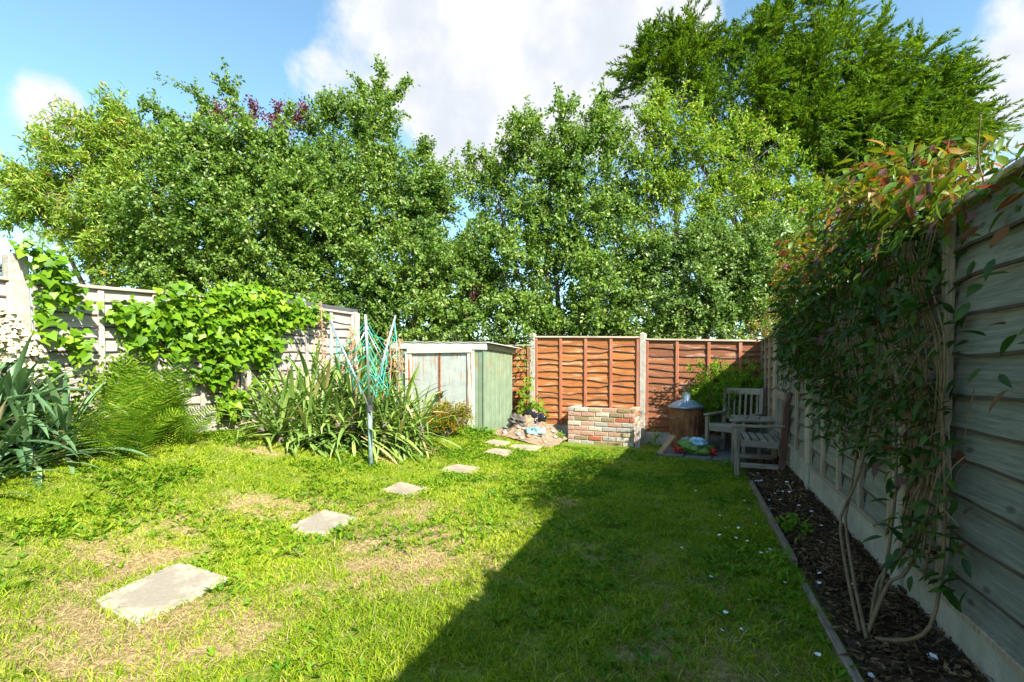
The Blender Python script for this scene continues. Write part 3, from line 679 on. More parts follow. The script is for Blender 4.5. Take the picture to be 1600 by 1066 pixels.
NL += tree('plum_tree', 'dark red leaved plum showing through the top of the hawthorn', gb(390, 10.6),
     [(390, 200, 10.4, 90, 22, .6), (455, 195, 10.4, 40, 16, .4), (345, 195, 10.4, 25, 16, .3)], 10, 16, (.07, .6), M['purple'], 9, trunk_r=.09,
     extra=((400, 200, 10.4, 396, 160), (430, 205, 10.4, 437, 163), (455, 200, 10.4, 475, 168), (350, 195, 10.4, 338, 172), (720, 520, 9.4, 745, 440)))
NL += tree('cypress_tree', 'huge feathery cypress towering at the top right', gb(1260, 15.2),
     [(1075, 110, 15.2, 85, 50), (1010, 130, 15.2, 45, 35), (1060, 80, 15.3, 60, 35), (1250, 60, 15.2, 75, 60), (1190, 90, 15.2, 55, 50), (1180, 170, 14.6, 120, 60), (1300, 130, 14.8, 110, 75), (1380, 150, 15., 90, 70), (1460, 180, 15., 65, 60), (1270, 215, 14.5, 130, 55), (1400, 235, 14.8, 110, 60), (1490, 215, 15., 60, 30), (1330, 275, 14.8, 80, 30), (1390, 340, 15., 110, 50), (1330, 420, 15., 110, 60), (1180, 240, 15., 90, 40)], 11, 62, (.14, .24), M['conifer'], 10,
     shoots=60, upb=.28, conif=True, tw=(.5, 1.15), trunk_r=.28, shoot_l=(1.0, 1.6), twmat='bark', back=.22,
     extra=((1240, 40, 15.2, 1222, 4), (1290, 40, 15.2, 1318, 2), (1350, 90, 15., 1385, 15), (1410, 110, 15., 1442, 58), (1450, 140, 15., 1520, 82), (1500, 210, 15., 1568, 190), (1480, 150, 15., 1525, 105), (1200, 50, 15.2, 1195, 18), (1000, 100, 15.2, 1003, 60)))
NL += tree('elder_shrub', 'dark shrub far beyond the left fence beside the ivy post', gb(100, 14),
     [(110, 440, 14, 40, 28), (65, 425, 14, 40, 32), (20, 440, 14, 40, 30)], 6, 14, (.1, .4), M['darkshrub'], 12, trunk_r=.06, cat='shrub', group=None)
NL += tree('hedge_bush', 'low dark undergrowth behind the shed and back fence', gb(700, 9.3),
     [(560, 530, 9.6, 60, 30), (650, 535, 9.4, 60, 30), (740, 535, 9.4, 60, 30), (830, 525, 9.3, 60, 26)], 20, 24, (.07, .6), M['hawthorn'], 13, trunk_r=.06, cat='bush', group=None)
NL += tree('hedge_bush', 'low undergrowth behind the right red fence panel', gb(1040, 9.2),
     [(930, 525, 9.2, 55, 24), (1020, 525, 9.1, 60, 26), (1110, 525, 9.0, 60, 26), (1190, 530, 8.9, 40, 24)], 20, 24, (.07, .6), M['hawthorn'], 14, trunk_r=.06, cat='bush', group=None)
NL += tree('hedge_bush', 'dark tall hedge seen through the gaps of the hawthorns', gb(800, 12.5),
     [(330, 420, 12.4, 130, 60), (520, 400, 12.4, 120, 90), (680, 440, 12.4, 110, 80), (830, 440, 12.4, 110, 80), (980, 420, 12.4, 110, 90), (1120, 430, 12.4, 110, 90), (1230, 440, 12.4, 60, 70)], 6, 22, (.09, .65), M['hawthorn'], 15, trunk_r=.1, cat='hedge', group=None)
print('tree leaves', NL, 'grass', NGRASS)

# ------------------------------------------------------------------ neighbour's low shed roof behind the left fence
ns = thing('garden_shed', 'low shed beyond the ivy fence showing only its dark felt roof', 'shed', (-6.4, 5.6, .2))
mb = MB(); mb.box((-6.4, 5.5, 1.05), (1.4, 1.5, 1.7)); mb.obj('wall', M['brown_fence'], ns)
mb = MB(); mb.box((-6.4, 5.5, 1.955), (1.6, 1.7, .1), bev=.01); mb.obj('roof', plain('dark_felt', (.06, .06, .065), .9), ns)

# ------------------------------------------------------------------ metal shed
def metal(name, c, rust=.0, rough=.45, var=.12):
    m, t, p, o = mat_base(name)
    tcn = t.nodes.new('ShaderNodeTexCoord'); v = tcn.outputs['Object']
    col = MIX(t, MAPR(t, NOISE(t, v, 6, 5), .3, .7), tuple(x * (1 - var) for x in c), tuple(x * (1 + var) for x in c))
    if rust:
        mp = t.nodes.new('ShaderNodeMapping'); mp.inputs['Scale'].default_value = (38, 38, 2.2); L(t, v, mp.inputs[0])
        f = NOISE(t, mp.outputs[0], 1., 6, .65)
        sp = t.nodes.new('ShaderNodeSeparateXYZ'); L(t, tcn.outputs['Generated'], sp.inputs[0])
        f = MA(t, 'ADD', f, MA(t, 'MULTIPLY', sp.outputs[2], .14))
        k = MAPR(t, f, .74 - rust * .2, .82 - rust * .2)
        col = MIX(t, k, col, RAMP(t, NOISE(t, v, 60, 4), [(.35, (.18, .06, .02)), (.65, (.5, .2, .05))]))
    L(t, col, p.inputs['Base Color']); p.inputs['Roughness'].default_value = rough
    bp = t.nodes.new('ShaderNodeBump'); bp.inputs['Distance'].default_value = .01; bp.inputs['Strength'].default_value = .12
    L(t, NOISE(t, v, 9, 3), bp.inputs['Height']); L(t, bp.outputs[0], p.inputs['Normal'])
    return m
mgreen = metal('sage_green_metal', (.155, .205, .13), .2); mwhite = metal('off_white_metal', (.42, .43, .37), .3); mdoor = metal('pale_grey_door_metal', (.33, .36, .325), .3)
mrust = metal('rust_streaked_metal', (.58, .55, .46), .85); mrusty = plain('rusty_iron', (.26, .09, .03), .85, var=.5, scale=30)
SX0, SX1, SY0, SY1 = -5.10, -3.42, 6.7, 7.8
sh = thing('metal_shed', 'low pale green metal shed with two off white doors and rust streaks', 'shed', ((SX0 + SX1) / 2, SY0, 0))
def corrugated(p0, p1, z0, z1a, z1b, n, depth, nrm):
    V = []; F = []
    p0, p1 = np.array(p0, float), np.array(p1, float); nrm = np.array(nrm, float); k = 0
    for i in range(n):
        for f, dd in ((0, 0), (.55, 0), (.68, depth), (.87, depth)):
            t = (i + f) / n; p = p0 + (p1 - p0) * t - nrm * dd; zt = z1a + (z1b - z1a) * t
            V += [(p[0], p[1], z0), (p[0], p[1], zt)]; k += 1
    p = p1; V += [(p[0], p[1], z0), (p[0], p[1], z1b)]; k += 1
    F = [(2 * i, 2 * i + 2, 2 * i + 3, 2 * i + 1) for i in range(k - 1)]
    return V, F
for nm, a, b, z0, za, zb, n, nr in (('side_wall', (SX1, SY0), (SX1, SY1), -.2, 1.33, 1.29, 7, (1, 0)), ('side_wall', (SX0, SY1), (SX0, SY0), -.1, 1.36, 1.40, 9, (-1, 0)),
                                    ('front_wall', (-3.60, SY0), (SX1, SY0), -.2, 1.35, 1.33, 2, (0, -1)), ('front_wall', (SX0, SY0), (-4.885, SY0), -.1, 1.40, 1.38, 2, (0, -1)), ('back_wall', (SX1, SY1), (SX0, SY1), -.2, 1.29, 1.36, 12, (0, 1))):
    V, F = corrugated(a, b, z0, za, zb, n, .004, nr); obj(nm, V, F, mgreen, sh)
mb = MB(); mb.box((SX1 - .002, SY0 - .002, .57), (.022, .022, 1.5)); mb.obj('corner_strip', mgreen, sh)
for x, w, mt in ((-4.86, .05, mwhite), (-4.79, .075, mrust), (-3.66, .075, mrust), (-3.605, .045, mwhite)):
    mb = MB(); mb.box((x, SY0 - .022, .59), (w, .03 if mt is mrust else .045, 1.42), bev=.004); mb.obj('frame_post', mt, sh)
mb = MB(); mb.box((-4.235, SY0 - .026, 1.305), (1.22, .05, .07), bev=.004); mb.obj('door_track', mwhite, sh)
for x0, x1, sgn in ((-4.752, -4.227, 1), (-4.213, -3.70, -1)):
    mb = MB(); mb.box(((x0 + x1) / 2, SY0 - .004, .6), (x1 - x0, .018, 1.36), bev=.003)
    dobj = mb.obj('door', mdoor, sh)
    mb = MB(); xe_ = x1 if sgn > 0 else x0; mb.box((xe_ - sgn * .006, SY0 - .018, .6), (.009, .014, 1.36)); mb.obj('door_edge', mrusty, dobj)
    mb = MB(); mb.box((xe_ - sgn * .035, SY0 - .021, .60), (.035, .02, .1), bev=.004); mb.tube([(xe_ - sgn * .035, SY0 - .03, .57), (xe_ - sgn * .035, SY0 - .055, .6), (xe_ - sgn * .035, SY0 - .03, .64)], .006, 6); mb.obj('handle', plain('black_handle', (.03, .03, .03), .4, bump=0), dobj)
mb = MB(); mb.box((-4.22, SY0 - .05, .555), (.045, .022, .05), bev=.004); mb.tube([(-4.235, SY0 - .05, .58), (-4.235, SY0 - .05, .61), (-4.22, SY0 - .05, .622), (-4.205, SY0 - .05, .61), (-4.205, SY0 - .05, .58)], .004, 5)
mb.obj('padlock', plain('brown_padlock', (.12, .09, .06), .5, .5, bump=0), sh)
# roof with overhang, falling slightly to the right and back
rx0, rx1, ry0, ry1 = -5.2, -3.28, 6.66, 7.92
def rz(x, y): return 1.475 + (x - rx0) / (rx1 - rx0) * -.05 - (y - ry0) / (ry1 - ry0) * .045
V = []; F = []; nrr = 16
for i in range(nrr + 1):
    for y in (ry0, ry1):
        x = rx0 + (rx1 - rx0) * i / nrr; zz = rz(x, y) + (.008 if i % 2 else 0)
        V += [(x, y, zz), (x, y, zz - .012)]
for i in range(nrr):
    a = i * 4; F += [(a, a + 4, a + 6, a + 2), (a + 1, a + 3, a + 7, a + 5), (a, a + 1, a + 5, a + 4), (a + 2, a + 6, a + 7, a + 3)]
F += [(0, 2, 3, 1), (nrr * 4, nrr * 4 + 1, nrr * 4 + 3, nrr * 4 + 2)]
obj('roof', V, F, metal('dull_roof_metal', (.42, .41, .37), .25), sh)
V = []
for x in (rx0 + .02, -3.36):
    for y in (ry0 + .012, ry0 + .032):
        V += [(x, y, rz(x, ry0) - .014), (x, y, rz(x, ry0) - .115)]
obj('fascia', V, [(0, 1, 5, 4), (2, 6, 7, 3), (0, 2, 3, 1), (4, 5, 7, 6), (0, 4, 6, 2), (1, 3, 7, 5)], mwhite, sh)
V = []
for y in (ry0 + .034, ry1 - .05):
    for x in (-3.38, -3.40): V += [(x, y, rz(x, y) - .014), (x, y, rz(x, y) - .10)]
obj('fascia', V, [(0, 1, 5, 4), (2, 6, 7, 3), (0, 2, 3, 1), (4, 5, 7, 6), (0, 4, 6, 2), (1, 3, 7, 5)], mgreen, sh)

# ------------------------------------------------------------------ rotary clothes dryer
dx, dy = -3.34, 3.96; dz = gzf(dx, dy)
rd = thing('clothes_dryer', 'half folded rotary clothes dryer with green tangled lines and rusty teal pole', 'clothes dryer', (dx, dy, dz))
malu = plain('dull_aluminium', (.52, .54, .56), .38, .8, var=.15, bump=0)
mteal = plain('worn_teal_pole', (.15, .22, .19), .55, var=.5, scale=18, bump=.1)
top = Vector((-3.40, 3.97, 1.56)); hub = Vector((-3.355, 3.965, .61))
MB().tube([(dx, dy, dz - .1), (-3.348, 3.963, .3), hub], .024, 12).obj('lower_pole', mteal, rd, smooth=True)
MB().tube([hub, top], .014, 10).obj('upper_pole', malu, rd, smooth=True)
MB().tube([hub - Vector((0, 0, .035)), hub + Vector((0, 0, .035))], .036, 12).obj('hub', plain('black_plastic_hub', (.04, .045, .05), .5, bump=0), rd)
MB().tube([(-3.398, 3.97, 1.42), (-3.4, 3.97, 1.46)], .03, 12).obj('collar', malu, rd)
tips = [Vector((-3.751, 3.823, 1.529)), Vector((-3.216, 3.745, 1.555)), Vector((-3.123, 4.10, 1.576)), Vector((-3.59, 4.20, 1.55))]
arms = []
for tp in tips:
    st = hub + (tp - hub).normalized() * .035; arms.append((st, tp))
    MB().tube([st, tp], .0115, 8).obj('arm', malu, rd, smooth=True)
    if tp in (tips[0], tips[2]): MB().tube([Vector((-3.398, 3.97, 1.44)), st + (tp - st) * .48], .006, 6).obj('stay', malu, rd, smooth=True)
mcord = plain('teal_line', (.02, .36, .27), .5, var=.2, bump=0)
cmesh = []
for k in range(4):
    a, b = arms[k], arms[(k + 1) % 4]
    for q in range(7):
        t = .25 + .115 * q + rnd.uniform(-.015, .015); p0 = a[0] + (a[1] - a[0]) * t; t2 = t + rnd.uniform(-.02, .02); p1 = b[0] + (b[1] - b[0]) * min(t2, 1)
        sag = rnd.uniform(.12, .5) * (.3 + t * .8); sk = rnd.uniform(.3, .7); pts = []
        oo = (p0 + p1) / 2 - Vector((-3.38, 3.97, 0)); jx, jy = oo.x * .5 + rnd.uniform(-.06, .06), oo.y * .5 + rnd.uniform(-.06, .06)
        for i in range(13):
            f = i / 12; w = math.sin(math.pi * f ** (math.log(.5) / math.log(sk)))
            pts.append(p0.lerp(p1, f) + Vector((jx * w, jy * w, -sag * w)) + Vector((rnd.uniform(-1, 1), rnd.uniform(-1, 1), rnd.uniform(-1, 1))) * .006)
        MB().tube(pts, .0033, 3, False).obj('cord', mcord, rd)

# ------------------------------------------------------------------ yuccas
def strap(length, w, droop, seed, kink=False, n=7):
    r = random.Random(seed); V = []; F = []; ang = 0.; p = np.array([0., 0., 0.]); st = length / n; twist = r.uniform(-.5, .5)
    kk = r.randint(3, 5)
    for i in range(n + 1):
        f = i / n; ww = w * (.55 + 1.1 * f if f < .4 else 1.0) * (1 - max(0, (f - .55) / .45) ** 1.6) / 2 + .0008
        d = np.array([0, math.cos(ang), math.sin(ang)]); nn = np.array([0, -math.sin(ang), math.cos(ang)])
        sd = np.array([math.cos(twist * f), 0, 0]) + nn * math.sin(twist * f)
        V += [p - sd * ww + nn * ww * .35, p, p + sd * ww + nn * ww * .35]
        ang -= droop * f * 2 / n + (1.1 if kink and i == kk else 0); p = p + d * st
    for i in range(n):
        a = i * 3; F += [(a, a + 1, a + 4, a + 3), (a + 1, a + 2, a + 5, a + 4)]
    return V, F
def yucca(label, base, heads, mat, length, width, per, seed, up=.15):
    r = random.Random(seed); root = thing('yucca', label, 'yucca', base, 0)
    raw = []; vm = []; ms = []
    for k in range(9):
        raw.append(strap(1., width / length, [.25, .5, .8, 1.1, 1.5, .4, .7, .9, .6][k], seed + k, k >= 7))
        vm.append(mesh_np('leaf', raw[-1][0], raw[-1][1], mat, True))
    for (hx, hy, hz, sc) in heads:
        b = Vector((hx, hy, gzf(hx, hy))); MB().tube([b - Vector((0, 0, .05)), Vector((hx, hy, hz))], [.04, .045], 7).obj('stem', M['bark'], root)
        for q in range(per):
            f = (q + r.random()) / per; az = q * 2.39996 + r.uniform(-.3, .3)
            el = R(82) - f ** .8 * R(122) + r.uniform(-.18, .18)
            d = Vector((math.cos(az) * math.cos(el), math.sin(az) * math.cos(el), math.sin(el)))
            nn = Vector((-math.cos(az) * math.sin(el), -math.sin(az) * math.sin(el), math.cos(el)))
            kx = r.choice([0, 1, 5, 1, 2] if el > .9 else ([1, 2, 3, 6, 7] if el > .15 else [3, 4, 2, 8, 6]))
            s = length * sc * r.uniform(.72, 1.12)
            pos = Vector((hx, hy, hz)) - Vector(base) + d * .03 - Vector((0, 0, .2 * f))
            ms.append((float(np.linalg.norm(np.array(pos) + np.array(base) + np.array(d) * s * .6 - O)), kx, basis(pos, d, nn, (s * r.uniform(.8, 1.15), s, s))))
    ms.sort(key=lambda x: x[0])
    for _, kx, m in ms[:300]: link('leaf', vm[kx], root, m)
    V = []; F = []
    for _, kx, m in ms[300:]:
        b0 = len(V); V += [m @ Vector(p) for p in raw[kx][0]]; F += [tuple(i + b0 for i in f) for f in raw[kx][1]]
    if V: obj('leaves', V, F, mat, root, world=False, smooth=True, kind='stuff')
    return root
by = (-4.25, 1.85, gzf(-4.25, 1.85))
yl = yucca('big blue green yucca with cream flowers at the left edge of the photo', by,
      [(-4.75, 1.72, .74, 1.), (-4.38, 1.48, .40, .8), (-4.78, 1.53, .78, 1.05), (-4.55, 1.96, .50, .85), (-4.62, 1.28, .6, 1.), (-4.56, 1.50, .6, 1.), (-4.42, 1.70, .44, .8), (-4.2, 1.32, .28, .72)], M['yucca_blue'], .60, .046, 70, 40)
bm_ = (-4.05, 4.25, gzf(-4.05, 4.25))
ym = yucca('wide green yucca clump with dried flower stalks behind the clothes dryer', bm_,
      [(-4.25, 4.0, 0.56, 1.), (-4.05, 4.35, 0.68, 1.), (-3.75, 4.55, 0.52, 1.), (-4.42, 3.78, .50, .95), (-3.90, 4.1, .42, .95), (-3.55, 4.80, .52, .95), (-4.2, 4.6, 0.74, 1.), (-4.1, 3.85, .36, .85), (-3.7, 4.35, .36, .9),
       (-3.95, 4.55, .80, 1.), (-4.4, 4.2, .75, 1.), (-3.4, 4.95, .36, .85), (-4.5, 3.6, .42, .8), (-3.45, 4.6, .26, .8), (-4.28, 3.65, .34, .85), (-3.8, 4.2, .5, 1.), (-4.15, 4.15, .62, 1.), (-4.0, 3.95, .36, .9), (-3.6, 4.5, .40, .9), (-4.3, 3.82, .5, .95)], M['yucca'], .70, .042, 46, 60)
def flower_head(root, p0, p1, n, spread, mat, nm, seed, size, bell):
    r = random.Random(seed); a, b = Vector(p0), Vector(p1)
    MB().tube([a, (a + b) / 2 + Vector((.02, .01, 0)), b], [.008, .007, .004], 6).obj('flower_stalk', M['stalk'], root)
    mb = MB()
    for i in range(n):
        t = r.uniform(.35, 1.); c = a.lerp(b, t); w = spread * (1.15 - t) + .02; az = r.uniform(0, 6.28)
        e = c + Vector((math.cos(az) * w, math.sin(az) * w, r.uniform(-.02, .03))) * r.uniform(.5, 1.)
        mb.tube([c, e], .0025, 3, False)
        s = size * r.uniform(.7, 1.2); k = 6
        prof = [(.15 * s, 0), (.62 * s, -.5 * s), (.68 * s, -1.0 * s), (.85 * s, -1.35 * s)] if bell else [(.1 * s, 0), (.42 * s, -.4 * s), (.35 * s, -1.1 * s), (.05 * s, -1.4 * s)]
        mb.lathe(prof, e, k)
    o = mb.obj(nm, mat, root); o['kind'] = 'stuff'
flower_head(yl, (-4.93, 1.78, .8), (-4.93, 1.79, 1.5), 230, .2, M['cream'], 'flowers', 5, .024, True)
flower_head(yl, (-4.9, 1.90, .7), (-4.88, 1.91, 1.3), 110, .15, M['cream'], 'flowers', 6, .024, True)
for k, (x, y, zt) in enumerate(((-4.28, 4.22, 1.80), (-3.98, 4.4, 1.52), (-3.92, 4.3, 1.42), (-3.62, 4.62, 1.46), (-3.55, 4.7, 1.38), (-4.1, 4.5, 1.5))):
    flower_head(ym, (x, y, .7), (x + .01, y, zt), 55, .13, M['pod'], 'seed_pods', 20 + k, .02, False)

# ------------------------------------------------------------------ ferns
def frond(length, droop, seed, np_=25):
    r = random.Random(seed); V = []; F = []; p = np.array([0., 0., 0.]); ang = 0.
    for i in range(np_ + 1):
        f = i / np_; d = np.array([0, math.cos(ang), math.sin(ang)]); nn = np.array([0, -math.sin(ang), math.cos(ang)])
        w = length * .27 * math.sin(math.pi * min(1, .12 + f * .88)) ** .8 + .004
        for sg in (-1, 1):
            ax = np.array([sg, 0, 0]) * .9 + d * .42 + nn * r.uniform(-.1, .2); ax /= np.linalg.norm(ax)
            hw = length / np_ * .34; b = len(V)
            V += [p - d * hw * .5, p + d * hw * .5, p + ax * w * .6 + d * hw * .55, p + ax * w, p + ax * w * .6 - d * hw * .6]
            F += [(b, b + 1, b + 2, b + 4), (b + 4, b + 2, b + 3)]
        ang -= droop * f * 2 / np_; p = p + d * length / np_
    return V, F
fv = []
for k in range(6):
    V, F = frond(1., [.2, .4, .7, 1.0, .3, .55][k], 80 + k); fv.append(mesh_np('frond', V, F, M['fern']))
def fern(label, c, n, ln, seed, lean=(0, 0), lo=15):
    r = random.Random(seed); z0 = gzf(*c); root = thing('fern', label, 'fern', (c[0], c[1], z0))
    for q in range(n):
        az = q * 2.4 + r.uniform(-.3, .3); el = R(r.uniform(lo, 86)); s = ln * r.uniform(.6, 1.1)
        d = Vector((math.cos(az) * math.cos(el) + lean[0], math.sin(az) * math.cos(el) + lean[1], math.sin(el))).normalized()
        nn = Vector((-math.cos(az) * math.sin(el), -math.sin(az) * math.sin(el), math.cos(el)))
        link('frond', fv[r.randrange(6)], root, basis(Vector((r.uniform(-.12, .12), r.uniform(-.12, .12), .0)), d, (nn + d.cross(nn) * r.uniform(-.9, .9)).normalized(), (s, s, s)))
fern('tall yellow green fern against the left fence', (-4.75, 2.6), 46, .85, 3, (.06, -.02), 55)
fern('bright low fern spreading over the lawn edge', (-4.62, 2.78), 40, .56, 4, (.12, -.03), 42)
fern('fern tucked between the blue green yucca and the lawn', (-4.42, 2.25), 38, .66, 5, (.12, -.05), 40)

# ------------------------------------------------------------------ ivy, brambles and weeds
def leaf_var(kind, mat):
    if kind == 'ivy':
        o_ = [(0, 0), (.32, -.12), (.5, .22), (.3, .45), (.22, .62), (0, 1.), (-.22, .62), (-.3, .45), (-.5, .22), (-.32, -.12)]
        V = [(0, .35, .0)] + [(x, y, .12 * abs(x) - .10 * (y - .3) ** 2) for x, y in o_]; n = len(o_)
        F = [(0, 1 + i, 1 + (i + 1) % n) for i in range(n)]
    else:
        V = []; F = []
        for i, (y, w) in enumerate(((0, .01), (.2, .30), (.45, .37), (.75, .23), (1, .0))):
            zc = -.22 * y * y; V += [(-w / 2, y, zc + .3 * w * .5), (0, y, zc), (w / 2, y, zc + .3 * w * .5)]
        for i in range(4):
            a = i * 3; F += [(a, a + 1, a + 4, a + 3), (a + 1, a + 2, a + 5, a + 4)]
    return mesh_np('leaf', V, F, mat, True)
def creeper(name, label, cat, pts_fn, n, size, mat, kind, nparts, out, seed, stem_from=None, pmat=None, group=None):
    rg = np.random.default_rng(seed); P = pts_fn(rg, n); n = len(P)
    base = (float(P[:, 0].mean()), float(P[:, 1].mean()), float(P[:, 2].min()))
    root = thing(name, label, cat, base, 0, group); vm = leaf_var(kind, mat)
    out = np.array(out, float)
    ax = unit(np.array([0, 0, -.55]) + out * .35 + rg.normal(0, .55, (n, 3))); nr = out + np.array([0, 0, .55]) + rg.normal(0, .38, (n, 3)); sz = rg.uniform(.6, 1.25, n) * size
    order = rg.permutation(n)
    for i in order[:nparts]:
        link('leaf', vm, root, basis(Vector(P[i]) - Vector(base), ax[i], nr[i], (sz[i],) * 3))
    rest = order[nparts:]
    if len(rest):
        V0 = np.array([v.co for v in vm.vertices]); tri = []
        for p in vm.polygons:
            vs = list(p.vertices); tri += [(vs[0], vs[k], vs[k + 1]) for k in range(1, len(vs) - 1)]
        tri = np.array(tri); a = unit(ax[rest]); s = unit(np.cross(a, nr[rest])); nn = np.cross(s, a)
        V = P[rest][:, None, :] + sz[rest][:, None, None] * (V0[None, :, :1] * s[:, None] + V0[None, :, 1:2] * a[:, None] + V0[None, :, 2:] * nn[:, None])
        F = (np.arange(len(rest))[:, None, None] * len(V0) + tri[None]).reshape(-1, 3)
        o = obj('leaves', V.reshape(-1, 3), F, mat, root); o['kind'] = 'stuff'
    return root, P
def polyfill(poly, n, rg, edge=.04):
    P = np.array(poly); out = np.zeros((0, 2))
    while len(out) < n:
        q = rg.uniform(P.min(0), P.max(0), (n * 2, 2)); k = inpoly(q[:, 0], q[:, 1], P)
        q = q[k]; q = q[fbm(q[:, 0] + 5, q[:, 1], 3.5, 77, 2) > .33]
        out = np.concatenate([out, q])
    return out[:n] + rg.normal(0, edge, (n, 2))
IV = [(2.43, 1.54), (2.66, 1.7), (3.18, 1.86), (4.0, 2.0), (4.45, 1.88), (4.86, 1.84), (5.03, 1.69), (4.25, 1.53), (4.16, 1.15), (3.98, .84), (3.69, .56), (3.43, .55), (3.54, .85), (3.1, .95), (3.51, 1.12), (3.23, 1.18), (2.81, 1.12), (2.55, 1.35)]
def ivy_pts(rg, n):
    q = polyfill(IV, n, rg)
    return np.stack([-5.04 + np.abs(rg.normal(0, .09, n)) + .03, q[:, 0], q[:, 1]], 1)
iv, P_ = creeper('ivy', 'large sheet of bright green ivy draped over the left fence', 'ivy', ivy_pts, 2300, .08, M['ivy'], 'ivy', 300, (1, -.1, .1), 91)
mb = MB()
for a in range(16):
    y0 = rnd.uniform(3.5, 3.9); y1 = rnd.uniform(2.7, 4.8); z1 = rnd.uniform(1.2, 1.85)
    mb.tube(curve_pts((-5.045, y0, .45), (-5.04, y1, z1), .15, 7, a), [.012, .011, .009, .008, .006, .005, .003], 5)
mb.obj('stem', M['vine_stem'], iv)
def ivy2_pts(rg, n):
    q = polyfill([(1.86, 1.95), (1.95, 2.05), (2.05, 1.97), (2.17, 1.76), (2.25, 1.5), (2.24, 1.2), (2.3, .9), (2.1, .6), (1.98, .9), (1.99, 1.3), (1.97, 1.5), (1.98, 1.8)], n, rg, .03)
    return np.stack([-5.0 + np.abs(rg.normal(0, .06, n)) + .03, q[:, 0], q[:, 1]], 1)
creeper('ivy', 'ivy climbing the tall concrete post at the left edge', 'ivy', ivy2_pts, 330, .078, M['ivy'], 'ivy', 150, (1, -.2, .2), 92)
def scat(c, r, n):
    def f(rg, _):
        d = unit(rg.normal(0, 1, (n, 3))); d[:, 2] = np.abs(d[:, 2]); return np.array(c) + d * (rg.random(n) ** .45)[:, None] * np.array(r)
    return f
creeper('bramble', 'sprawling small leaved bramble below the fence by the post', 'bramble', scat((-4.9, 2.5, .75), (.14, .42, .55), 330), 330, .055, M['bramble'], 'oval', 120, (1, 0, .3), 93)
creeper('bramble', 'thin weed growing at the fence foot between fern and yucca clump', 'weed', scat((-5.0, 3.62, .42), (.12, .22, .22), 60), 60, .055, M['bramble'], 'oval', 40, (1, 0, .3), 94)
def bind(rg, n):
    q = polyfill([(-3.35, -.1), (-3.3, .35), (-3.25, .75), (-3.1, .9), (-3.05, .5), (-2.85, .42), (-2.75, .05), (-2.9, -.1)], n, rg, .04)
    return np.stack([q[:, 0], 7.9 - np.abs(rg.normal(0, .1, n)), q[:, 1]], 1)
creeper('bindweed', 'bindweed scrambling up the concrete post between shed and red fence', 'weed', bind, 210, .08, M['bramble'], 'ivy', 150, (0, -1, .3), 95)
creeper('hanging_branch', 'leafy spray hanging over the back fence beside the shed roof', 'branch', lambda rg, n: np.stack([rg.normal(-3.22, .08, n), rg.normal(7.9, .06, n), rg.uniform(.95, 1.5, n)], 1), 70, .06, M['hawthorn'], 'oval', 40, (0, -1, .2), 96)
for c, r, n, lab in (((-3.45, 6.55, gzf(-3.45, 6.55)), (.3, .12, .14), 130, 'tuft of bright weeds along the foot of the shed'), ((-2.38, 7.3, -.17), (.1, .12, .22), 70, 'weed growing at the left end of the brick planter'),
                     ((.1, 6.28, -.16), (.2, .12, .12), 70, 'dark weeds between the patio and the near seat leg'), ((-.95, 7.6, -.2), (.12, .15, .4), 60, 'weeds in the shade between the planter and the bin'),
                     ((.45, 3.7, -.04), (.12, .3, .08), 60, 'low weed seedlings in the bark bed'), ((.32, 2.85, -.06), (.06, .3, .1), 50, 'weeds by the gap in the wooden bed edging'), ((.72, 5.55, .02), (.1, .2, .3), 60, 'small weeds by the fence foot next to the seat')):
    creeper('weed_clump', lab, 'weed', scat(c, r, n), n, .06, M['weed'], 'oval', min(n, 60), (0, -.4, 1), int(abs(c[0] * 100)) + n)

# ------------------------------------------------------------------ bushes
def bush(name, label, c, r, n, leaf, mat, seed, cat='bush', per=12, flat=0.):
    rg = np.random.default_rng(seed); root = thing(name, label, cat, c)
    d = unit(rg.normal(0, 1, (n, 3))); d[:, 2] = d[:, 2] * .75 + .2
    lump = 1 + .22 * np.sin(d[:, 0] * 7 + seed) * np.sin(d[:, 1] * 6) + .15 * np.sin(d[:, 2] * 11)
    P = np.array(c) + np.array([0, 0, r[2]]) + d * (rg.random(n) ** .35 * lump)[:, None] * np.array(r)
    mb = MB()
    for q in rg.choice(n, min(n, 40), False): mb.tube(curve_pts(c, P[q], .12, 5, int(q)), [.011, .009, .007, .005, .003], 4, False)
    mb.obj('stems', M['bark'], root)
    idx = np.repeat(np.arange(n), per); m = len(idx)
    ax = unit(unit(d)[idx] * .7 + rg.normal(0, .6, (m, 3)) + np.array([0, 0, .2])); pos = P[idx] + rg.normal(0, .025, (m, 3))
    ln = rg.uniform(.6, 1.2, m) * leaf[0]
    V, F = leaves(pos, ax, np.array([0, 0, .9]) + rg.normal(0, .45, (m, 3)), ln, ln * leaf[1])
    o = obj('foliage', V, F, mat, root); o['kind'] = 'stuff'
bush('spirea_bush', 'small rounded bush with yellow green leaves and red tips before the shed', (-3.55, 5.75, gzf(-3.55, 5.75)), (.36, .3, .24), 330, (.038, .5), M['spirea'], 21, per=14)
bush('corner_bush', 'fresh green bush in the far corner behind the seat', (.12, 7.78, -.2), (.62, .26, .68), 620, (.055, .32), M['cornerbush'], 22, per=16)

